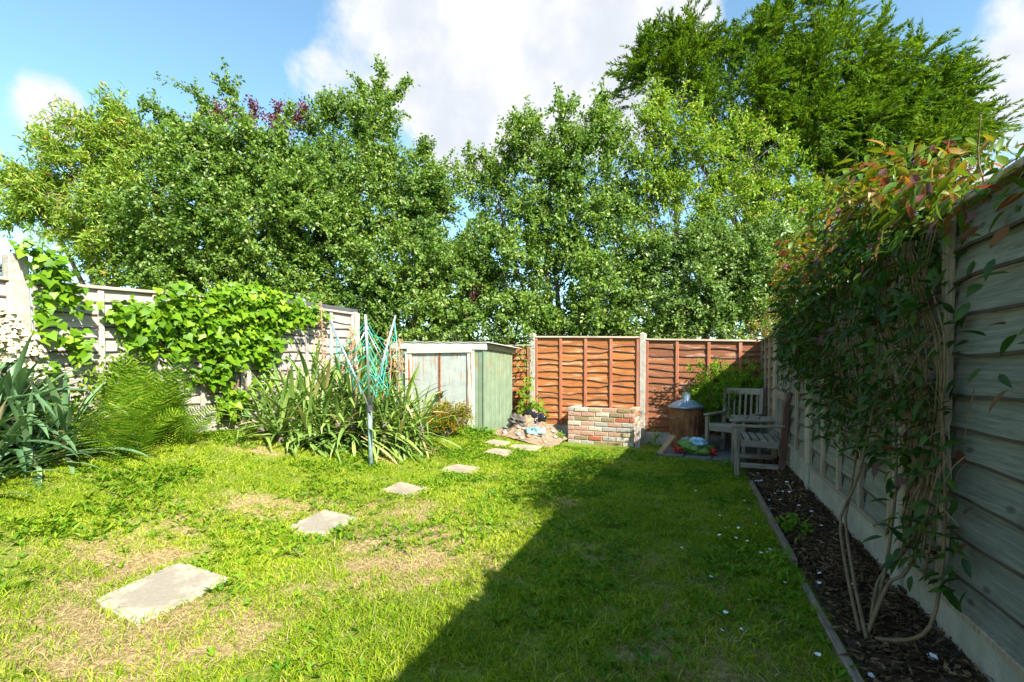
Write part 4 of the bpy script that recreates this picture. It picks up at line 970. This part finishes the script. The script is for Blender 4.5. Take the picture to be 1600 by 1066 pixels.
# ------------------------------------------------------------------ climber on the right fence
vr = thing('climbing_vine', 'dark leaved climber with bronze shoots smothering the top of the right fence', 'climbing plant', (*fpt(2.2), .03))
vb = np.array([*fpt(2.2), .03]); rg = np.random.default_rng(44)
def vpos(s, off, z): return np.stack([FN[0] * (FDIST + off) + FD[0] * s, FN[1] * (FDIST + off) + FD[1] * s, z], 1)
def vine_cloud(n, s0, s1, zlo, zhi, o0, o1, pw=1.):
    s = rg.uniform(s0, s1, n); t = rg.random(n) ** pw; z = zlo(s) + (zhi(s) - zlo(s)) * t; return s, rg.uniform(o0, o1, n), z
ztop = lambda s: 1.63 + .25 * np.exp(-((s - 2.75) / .45) ** 2) + .24 * np.exp(-((s - 3.9) / .6) ** 2) + .08 * np.exp(-((s - .9) / .3) ** 2) + .2 * (fbm(s, s * 0, 2.6, 8, 3) - .5) + sum(.13 * np.exp(-((s - c) / .13) ** 2) for c in (2.4, 2.85, 3.35, 3.9, 4.4))
parts = [vine_cloud(3600, 2.12, 4.7, lambda s: .92 + .1 * np.sin(s * 5), ztop, -.30, -.02, .8),
         vine_cloud(700, 1.75, 4.6, lambda s: 1.5 + 0 * s, ztop, -.34, .14),
         vine_cloud(900, 2.25, 3.4, lambda s: 1.62 + 0 * s, ztop, -.2, .18),
         vine_cloud(500, 3.3, 4.9, lambda s: 1.58 + 0 * s, ztop, -.2, .16),
         vine_cloud(300, 0.0, 1.8, lambda s: 1.58 + 0 * s, ztop, -.16, .16),
         vine_cloud(620, 2.15, 3.9, lambda s: .6 + 0 * s, lambda s: 1.0 + 0 * s, -.22, -.04),
         vine_cloud(170, 2.0, 2.5, lambda s: .25 + 0 * s, lambda s: .8 + 0 * s, -.2, -.05),
         vine_cloud(50, 1.2, 1.95, lambda s: .95 + 0 * s, lambda s: 1.5 + 0 * s, -.16, -.05),
         vine_cloud(520, 4.9, 7.6, lambda s: 1.4 + 0 * s, lambda s: 1.95 + .12 * np.sin(s * 4), -.16, .14),
         vine_cloud(520, 4.2, 5.2, lambda s: 1.0 + 0 * s, lambda s: 1.75 - (s - 4.2) * .2, -.22, .02)]
s = np.concatenate([p[0] for p in parts]); off = np.concatenate([p[1] for p in parts]); zz = np.concatenate([p[2] for p in parts])
off = off - .10 * np.exp(-((s - 3.6) / .8) ** 2) * (zz > 1.1)
P = vpos(s, off, zz); n = len(P)
outv = np.array([-FN[0], -FN[1], 0])
ax = unit(outv * .6 + np.array([0, 0, -.45]) + rg.normal(0, .6, (n, 3))); nr = np.array([0, 0, 1.]) + outv * .4 + rg.normal(0, .4, (n, 3)); sz = rg.uniform(.04, .085, n)
topm = zz > ztop(s) - .22
vm1, vm2 = leaf_var('oval', M['vine']), leaf_var('oval', M['vine_top'])
score = np.array([-np.linalg.norm(p - O) for p in P]) - off * 1.5 * np.where(topm, .3, 1) + rg.normal(0, .25, n)
order = np.argsort(-score)
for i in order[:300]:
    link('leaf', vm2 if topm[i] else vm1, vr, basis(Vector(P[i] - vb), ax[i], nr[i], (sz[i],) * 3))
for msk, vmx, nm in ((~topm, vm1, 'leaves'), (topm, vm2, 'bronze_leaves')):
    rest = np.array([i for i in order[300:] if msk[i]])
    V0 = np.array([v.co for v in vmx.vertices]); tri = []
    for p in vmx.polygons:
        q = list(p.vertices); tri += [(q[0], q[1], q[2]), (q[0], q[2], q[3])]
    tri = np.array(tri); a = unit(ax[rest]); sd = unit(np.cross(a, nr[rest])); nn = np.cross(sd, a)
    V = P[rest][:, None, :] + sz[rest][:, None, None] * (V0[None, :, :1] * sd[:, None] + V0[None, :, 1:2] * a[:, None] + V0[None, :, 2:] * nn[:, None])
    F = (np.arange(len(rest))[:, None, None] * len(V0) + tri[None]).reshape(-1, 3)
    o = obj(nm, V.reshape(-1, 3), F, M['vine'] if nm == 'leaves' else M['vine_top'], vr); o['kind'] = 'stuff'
def stem(pts, r0, r1, nm='stem'):
    k = len(pts); pp = [Vector(vpos(np.array([a]), np.array([b]), np.array([c]))[0]) for a, b, c in pts]
    out = []                                  # Catmull-Rom through the points
    for i in range(k - 1):
        p0, p1, p2, p3 = pp[max(i - 1, 0)], pp[i], pp[i + 1], pp[min(i + 2, k - 1)]
        for t in (0, .33, .66):
            out.append(.5 * ((2 * p1) + (p2 - p0) * t + (2 * p0 - 5 * p1 + 4 * p2 - p3) * t * t + (3 * p1 - p0 - 3 * p2 + p3) * t ** 3))
    out.append(pp[-1]); m = len(out)
    MB().tube(out, [r0 + (r1 - r0) * i / (m - 1) for i in range(m)], 7).obj(nm, M['vine_stem'], vr, smooth=True)
stem([(2.14, -.29, .02), (2.08, -.22, .06), (2.05, -.16, .14), (2.08, -.12, .35), (2.13, -.1, .65), (2.2, -.1, 1.0), (2.4, -.12, 1.5)], .0075, .0045)
stem([(2.2, -.3, .0), (2.24, -.25, .12), (2.29, -.2, .19), (2.27, -.15, .26), (2.22, -.11, .6), (2.3, -.1, 1.0), (2.5, -.12, 1.55)], .008, .005)
stem([(2.24, -.28, .0), (2.32, -.24, .14), (2.38, -.19, .2), (2.34, -.14, .3), (2.3, -.1, .5), (2.35, -.1, .9), (2.5, -.1, 1.55)], .007, .004)
stem([(2.17, -.31, .0), (2.42, -.29, .13), (2.68, -.26, .30), (2.76, -.23, .38), (2.85, -.18, .6), (2.95, -.13, .95), (3.1, -.1, 1.5)], .0075, .005)
stem([(2.22, -.32, .0), (2.50, -.30, .15), (2.72, -.27, .31), (2.74, -.2, .5), (2.7, -.15, .9), (2.8, -.1, 1.5)], .0075, .005)
stem([(2.3, -.26, .0), (2.34, -.2, .25), (2.42, -.15, .6), (2.6, -.12, 1.0), (2.9, -.1, 1.5)], .007, .005)
for k in range(22):
    s0 = rnd.uniform(2.16, 2.45); s1 = s0 + rnd.uniform(-.1, .5)
    stem([(s0 - .03, -.11 - rnd.random() * .05, .25 + rnd.random() * .35), (s0, -.10, .75), (s1, -.12, 1.15), (s1 + rnd.uniform(-.2, .5), -.12, 1.55)], .0045, .0025)
for k in range(12):
    s0 = rnd.uniform(2.3, 4.0); stem([(s0, -.12, rnd.uniform(.75, 1.0)), (s0 + rnd.uniform(-.2, .2), -.2, 1.2), (s0 + rnd.uniform(-.3, .4), -.1, 1.6), (s0 + rnd.uniform(-.5, .4), -.02, 1.8)], .005, .003)
mb = MB()
for q in rg.choice(np.where(zz < 1.1)[0], 260, False):
    a = Vector(P[q]); b = Vector(vpos(np.array([s[q] + rnd.uniform(-.12, .12)]), np.array([-.11]), np.array([zz[q] + rnd.uniform(-.12, .2)]))[0])
    mb.tube([a, a.lerp(b, .5) + Vector((0, 0, .015)), b], [.0012, .0018, .0025], 3, False)
mb.obj('twigs', M['vine_stem'], vr, kind='stuff')
stem([(1.9, .0, 1.55), (1.8, -.04, 1.7), (1.66, -.06, 1.84), (1.5, -.08, 1.98)], .005, .002)
stem([(2.2, .05, 1.6), (2.2, 0., 1.75), (2.05, -.06, 1.86)], .004, .002)

# ------------------------------------------------------------------ brick planter
BR = [plain(n_, c_, .9, var=.28, scale=25, bump=.5, bscale=70) for n_, c_ in
      (('yellow_stock_brick', (.32, .25, .15)), ('grey_brick', (.28, .25, .2)), ('pale_brick', (.38, .33, .25)), ('red_brick', (.28, .08, .035)), ('olive_brick', (.2, .145, .07)), ('pink_brick', (.33, .19, .13)))]
px0, px1, py0, pz0, rows = -2.30, -1.24, 7.50, -.2, 8
bp = thing('brick_planter', 'low planter of mixed grey, yellow and red bricks against the back fence', 'planter', ((px0 + px1) / 2, py0, pz0))
def brick_mesh(l, mt, w=.10, h=.064):
    mb = MB(); mb.box((0, 0, 0), (l, w, h), bev=.006); return mb.mesh('brick', mt)
BM = {}
def brick(x, y, z, l, mt, rot=0.):
    key = (round(l, 2), mt.name)
    if key not in BM: BM[key] = brick_mesh(round(l, 2), mt)
    b = np.array(WLOC[bp.name])
    link('brick', BM[key], bp, Matrix.Translation(Vector((x, y + rnd.uniform(-.004, .003), z)) - Vector(b)) @ Matrix.Rotation(rot + rnd.uniform(-.012, .012), 4, 'Z') @ Matrix.Rotation(rnd.uniform(-.012, .012), 4, 'Y'))
wts = [0, 0, 1, 1, 2, 2, 3, 3, 4, 4, 5, 5]
for rw in range(rows):
    z = pz0 + .035 + rw * .0755; x = px0 + (rw % 2) * -.0 ; first = True
    x += 0
    while x < px1 - .03:
        l = .215 if not (first and rw % 2) else .105
        l = min(l * rnd.uniform(.95, 1.03), px1 - x)
        if l > .03: brick(x + l / 2, py0 + .05 + rnd.uniform(-.006, .006), z + rnd.uniform(-.003, .003), l, BR[rnd.choice(wts)])
        x += l + .011; first = False
    for q in range(2):
        if rw < rows: brick(px1 - .05 + .004, py0 + .115 + .1 + q * .22 - (rw % 2) * .05, z, .205, BR[rnd.choice(wts)], R(90)); brick(px0 + .05, py0 + .115 + .1 + q * .22 - (rw % 2) * .05, z, .205, BR[rnd.choice(wts)], R(90))
mmort = plain('pale_mortar', (.36, .33, .28), .95, var=.3, bump=.5)
for x0, x1, y0, y1 in ((px0 + .01, px1 - .008, py0 + .012, py0 + .085), (px1 - .088, px1 - .012, py0 + .086, py0 + .5), (px0 + .012, px0 + .085, py0 + .086, py0 + .5)):
    mb = MB(); mb.box(((x0 + x1) / 2, (y0 + y1) / 2, pz0 + rows * .0755 / 2 - .014), (x1 - x0, y1 - y0, rows * .0755 - .012)); mb.obj('mortar', mmort, bp)
mb = MB(); mb.box(((px0 + px1) / 2, py0 + .29, pz0 + .22), (px1 - px0 - .19, .4, .4)); mb.obj('soil', plain('planter_soil', (.06, .045, .03), .95), bp)
MB().bar((-1.165, 7.40, -.2), (-1.17, 7.46, .13), .075, .04, (0, 1, 0)).obj('timber_block', M['bench_wood_z'], None, label='rough upright block leaning at the right end of the brick planter', category='timber block')

# ------------------------------------------------------------------ incinerator bin
bx, by_, bz = -.49, 7.5, -.17
bi = thing('incinerator_bin', 'rusty round garden incinerator with a galvanised chimney lid', 'bin', (bx, by_, bz))
def rust_mat():
    m, t, p, o = mat_base('rusty_drum'); tcn = t.nodes.new('ShaderNodeTexCoord'); v = tcn.outputs['Object']
    mp = t.nodes.new('ShaderNodeMapping'); mp.inputs['Scale'].default_value = (5, 5, 3.2); L(t, v, mp.inputs[0])
    f = NOISE(t, mp.outputs[0], 1.2, 7, .65)
    c = RAMP(t, f, [(.3, (.05, .022, .012)), (.45, (.14, .05, .018)), (.6, (.25, .10, .032)), (.74, (.24, .16, .10))])
    L(t, c, p.inputs['Base Color']); p.inputs['Roughness'].default_value = .75; p.inputs['Metallic'].default_value = .25; return m
def fluted(prof, n=72, amp=.004, c=(bx, by_, bz)):
    V = []
    for r, z, k in prof:
        for j in range(n):
            a = 2 * math.pi * j / n; rr = r + k * amp * (1 if j % 4 < 2 else -1); V.append((c[0] + rr * math.cos(a), c[1] + rr * math.sin(a), c[2] + z))
    m = len(prof)
    return V, [(i * n + j, i * n + (j + 1) % n, (i + 1) * n + (j + 1) % n, (i + 1) * n + j) for i in range(m - 1) for j in range(n)]
V, F = fluted([(.0, .02, 0), (.205, .02, 0), (.21, .05, 0), (.212, .08, 1), (.228, .5, 1), (.232, .54, 0), (.236, .59, 0), (.242, .60, 0), (.242, .625, 0), (.22, .625, 0)]); obj('drum', V, F, rust_mat(), bi)
mgalv = plain('galvanised_steel', (.2, .27, .36), .35, .85, var=.2, scale=25, bump=.1)
V, F = fluted([(.25, .615, 0), (.258, .622, 0), (.255, .64, 0), (.2, .675, 1.), (.1, .725, 1.), (.062, .74, 0)], amp=.005); obj('lid', V, F, mgalv, bi)
MB().lathe([(.062, .735), (.056, .80), (.056, .835), (.048, .835), (.048, .76)], (bx, by_, bz), 24).obj('chimney', mgalv, bi, smooth=False)
for a in (R(232), R(52)):
    c, s_2 = math.cos(a), math.sin(a); h = [(bx + c * .225 - s_2 * q, by_ + s_2 * .225 + c * q, bz + .47) for q in (-.05, .05)]
    MB().tube([h[0], (h[0][0] + c * .035, h[0][1] + s_2 * .035, bz + .475), (h[1][0] + c * .035, h[1][1] + s_2 * .035, bz + .475), h[1]], .007, 6).obj('handle', mgalv, bi)
for k in range(3):
    a = k * 2.09 + .4; MB().bar((bx + .17 * math.cos(a), by_ + .17 * math.sin(a), bz + .06), (bx + .2 * math.cos(a), by_ + .2 * math.sin(a), bz - .02), .03, .012).obj('leg', mrusty, bi)
MB().bar((-.78, 6.80, -.15), (-.62, 7.05, .08), .085, .03).obj('leaning_plank', wood('brown_offcut_wood', (.22, .12, .06), (.36, .22, .13), axis=1), None, label='short brown plank leaning against the rusty bin', category='plank')

# ------------------------------------------------------------------ corner companion seat
cs = thing('companion_seat', 'weathered wooden corner seat of two armchairs joined by a small table', 'bench', (.35, 6.6, -.16))
bw, bz_ = M['bench_wood'], M['bench_wood_z']
def P3(p): return (p[0], p[1], p[2])
def chair(o, ang, z0, red=False, W=.58, D=.50):
    "o: front near corner on the ground; local x runs front to back, local y along the width"
    cx, sx = math.cos(ang), math.sin(ang)
    def T(x, y, z): return (o[0] + cx * x - sx * y, o[1] + sx * x + cx * y, z0 + z)
    for y in (0, W):
        MB().bar(T(0, y, -.03), T(0, y, .53), .048, .05, (cx, sx, 0)).obj('leg', bz_, cs)
        MB().bar(T(D, y, -.03), T(D + .055, y, .92), .05, .06, (cx, sx, 0)).obj('leg', M['bench_red'] if red and y == 0 else bz_, cs)
        MB().bar(T(-.05, y, .552), T(D + .03, y, .565), .065, .024).obj('arm_rest', bw, cs)
        MB().bar(T(.03, y, .14), T(D - .02, y, .14), .028, .05).obj('stretcher', bw, cs)
        MB().bar(T(.03, y, .375), T(D - .02, y, .365), .03, .07).obj('seat_rail', bw, cs)
    MB().bar(T(.0, .03, .37), T(.0, W - .03, .37), .03, .08).obj('front_rail', bw, cs)
    MB().bar(T(D, .03, .36), T(D, W - .03, .36), .03, .07).obj('rear_rail', bw, cs)
    for k in range(5):
        x = .02 + k * (D - .1) / 4; MB().bar(T(x, -.01, .42 - x * .05), T(x, W + .01, .42 - x * .05), .054, .02).obj('seat_slat', bw, cs)
    MB().bar(T(D + .05, .025, .87), T(D + .05, W - .025, .87), .035, .085).obj('top_rail', bw, cs)
    MB().bar(T(D + .024, .025, .50), T(D + .024, W - .025, .50), .03, .06).obj('lower_back_rail', bw, cs)
    for k in range(6):
        y = .06 + k * (W - .12) / 5; MB().bar(T(D + .025, y, .53), T(D + .05, y, .83), .03, .016, (cx, sx, 0)).obj('back_slat', bz_, cs)
chair((.15, 5.62), R(2), -.14, True, .60, .41)
chair((.27, 6.97), R(62), -.17, False, .52, .44)
# joining table
for k in range(3):
    MB().bar((.17 + k * .145, 6.27, .405), (.26 + k * .125, 6.93 - k * .05, .405), .125, .022).obj('table_board', bw, cs)
MB().bar((.13, 6.60, .375), (.56, 6.60, .375), .03, .05).obj('table_rail', bw, cs)
MB().bar((.15, 6.64, -.19), (.15, 6.64, .375), .045, .045, (1, 0, 0)).obj('table_leg', bz_, cs)

# ------------------------------------------------------------------ bags, rubbish heap
def lump(c, r, seed, amp=.18, crease=.5, nu=36, nv=22, flat=.0):
    rg = np.random.default_rng(seed); u = np.linspace(0, 2 * np.pi, nu, endpoint=False); v = np.linspace(.02, np.pi - .02, nv); U, Vv = np.meshgrid(u, v)
    d = np.stack([np.cos(U) * np.sin(Vv), np.sin(U) * np.sin(Vv), np.cos(Vv)], 2); k = np.ones(U.shape)
    for q in range(9):
        w = rg.normal(0, 1, 3) * rg.uniform(2, 7); ph = rg.uniform(0, 6.28); s_ = np.sin(d @ w + ph); k += amp * .35 * (1 - 2 * np.abs(s_) ** crease if q % 2 else s_)
    Pp = d * k[..., None] * np.array(r); Pp[..., 2] = np.maximum(Pp[..., 2], -r[2] * (.55 + flat)); Pp += np.array(c)
    i = np.arange(nv - 1)[:, None] * nu; j = np.arange(nu)[None]; F = np.stack([i + j, i + (j + 1) % nu, i + nu + (j + 1) % nu, i + nu + j], 2).reshape(-1, 4)
    return Pp.reshape(-1, 3), F
def plastic(name, c, rough=.3): return plain(name, c, rough, var=.2, scale=15, bump=.4, bscale=25)
cb = thing('compost_bag', 'slumped green plastic compost bag with blue and white print and red ends', 'bag', (-.33, 6.95, -.15))
V, F = lump((-.33, 6.95, -.06), (.25, .17, .12), 3, .3, .35); obj('bag_body', V, F, plastic('green_plastic', (.10, .2, .025)), cb, smooth=True)
V, F = lump((-.31, 6.91, .025), (.12, .10, .075), 4, .25); obj('printed_panel', V, F, plastic('pale_blue_plastic', (.3, .5, .68)), cb, smooth=True)
for x, sc_ in ((-.55, 1.), (-.11, .8)):
    V, F = lump((x, 6.92, -.09), (.075 * sc_, .08, .06), 5, .3); obj('bag_end', V, F, plastic('red_plastic', (.5, .02, .02)), cb, smooth=True)
V, F = lump((-.47, 7.05, .0), (.09, .08, .07), 6, .3); obj('clear_plastic_scrap', V, F, plastic('dull_grey_plastic', (.2, .22, .22)), cb, smooth=True)
# heap
hx = np.linspace(-3.32, -2.3, 60); hy = np.linspace(6.72, 7.95, 50); HX, HY = np.meshgrid(hx, hy)
def heapz(X, Y):
    q = np.exp(-(((X + 2.85) / .42) ** 2 + ((Y - 7.35) / .42) ** 2)); return gz(X, Y) - .02 + q * .36 * (1 + (fbm(X, Y, 6, 3, 3) - .5) * 1.1)
i = np.arange(49)[:, None] * 60; j = np.arange(59)[None]
obj('rubbish_heap', np.stack([HX, HY, heapz(HX, HY)], 2), np.stack([i + j, i + j + 1, i + 60 + j + 1, i + 60 + j], 2).reshape(-1, 4), plain('crumbly_heap_soil', (.21, .145, .09), .95, var=.5, scale=22, bump=1., bscale=45), smooth=True,
    label='crumbly soil and rubble heap between shed and brick planter', category='heap')
V, F = lump((-2.80, 7.28, .2), (.2, .11, .15), 11, .3, .5); obj('bin_bag', V, F, plastic('black_plastic', (.012, .012, .016), .25), None, smooth=True, label='crumpled black bin bag on the rubbish heap', category='bag')
V, F = lump((-2.68, 6.98, .03), (.18, .1, .12), 12, .4, .5); obj('plastic_sheet', V, F, plastic('teal_plastic', (.18, .36, .36), .35), None, smooth=True, label='torn pale teal plastic bag at the front of the rubbish heap', category='plastic')
V, F = lump((-3.02, 7.08, .17), (.14, .12, .12), 13, .3, .9); obj('sod', V, F, plain('dark_clod', (.1, .085, .07), .95, var=.5, scale=30, bump=1.), None, smooth=True, label='dark clod of earth on top of the heap by the shed', category='clod')
mst = [plain('pale_rubble', (.32, .27, .21), .9, bump=.6), plain('brick_rubble', (.36, .17, .09), .9, bump=.6), plain('grey_rubble', (.3, .28, .25), .9, bump=.6)]
for k in range(34):
    x = rnd.uniform(-3.2, -2.4); y = rnd.uniform(6.75, 7.4); s_ = rnd.uniform(.02, .06); V, F = lump((0, 0, 0), (s_, s_ * .8, s_ * .6), 100 + k, .3, .9, 10, 7)
    o = obj('rubble_stone', V, F, mst[rnd.choice((0, 0, 1, 1, 2, 2))], None, label='chunk of broken rubble on the heap beside the shed', category='rubble', group='rubble on the heap')
    o.location = (x, y, float(heapz(np.array(x), np.array(y))) + s_ * .25)

# ------------------------------------------------------------------ bed edging boards, petals
MB().bar((edge_x(5.22), 5.22, -.105), (edge_x(3.02) - .01, 3.02, -.055), .03, .07).obj('edging_board', M['edging'], None, label='far weathered edging board between lawn and bark bed', category='edging board', group='wooden bed edging')
MB().bar((.385, 2.78, -.085), (.50, .75, -.025), .034, .07).obj('edging_board', M['edging'], None, label='near weathered edging board, sunk at its far end', category='edging board', group='wooden bed edging')
mb = MB(); mb.add([(-.5, 0, .1), (-.25, .42, .0), (.2, .38, .03), (.55, 0, .14), (.2, -.38, .0), (-.25, -.4, .05), (0, 0, .0)], [(6, k, (k + 1) % 6) for k in range(6)]); pmesh = mb.mesh('petal', M['white'])
def drop(x, y, z, lab, grp, s_):
    link('petal', pmesh, None, Matrix.Translation((x, y, z)) @ Matrix.Rotation(rnd.uniform(0, 6.28), 4, 'Z') @ Matrix.Rotation(rnd.uniform(-.5, .5), 4, 'X') @ Matrix.Diagonal((s_, s_, s_, 1)), label=lab, category='petal', group=grp)
for k in range(46):
    y = rnd.uniform(1.2, 5.8) if k < 18 else rnd.uniform(4.0, 5.9); f = rnd.uniform(.06, .9); x = edge_x(y) + (.8 - edge_x(y)) * f
    drop(x, y, float(bedz(np.array(x), np.array(y))) + .025, 'white fallen petal lying on the dark bark chips', 'white petals on the bark bed', rnd.uniform(.02, .038))
for k in range(34):
    y = rnd.uniform(1.1, 5.0); x = edge_x(y) - abs(rnd.gauss(.0, .3)) - .04
    drop(x, y, gzf(x, y) + .028, 'white fallen petal lying on the shaded lawn', 'white petals on the lawn', rnd.uniform(.015, .027))
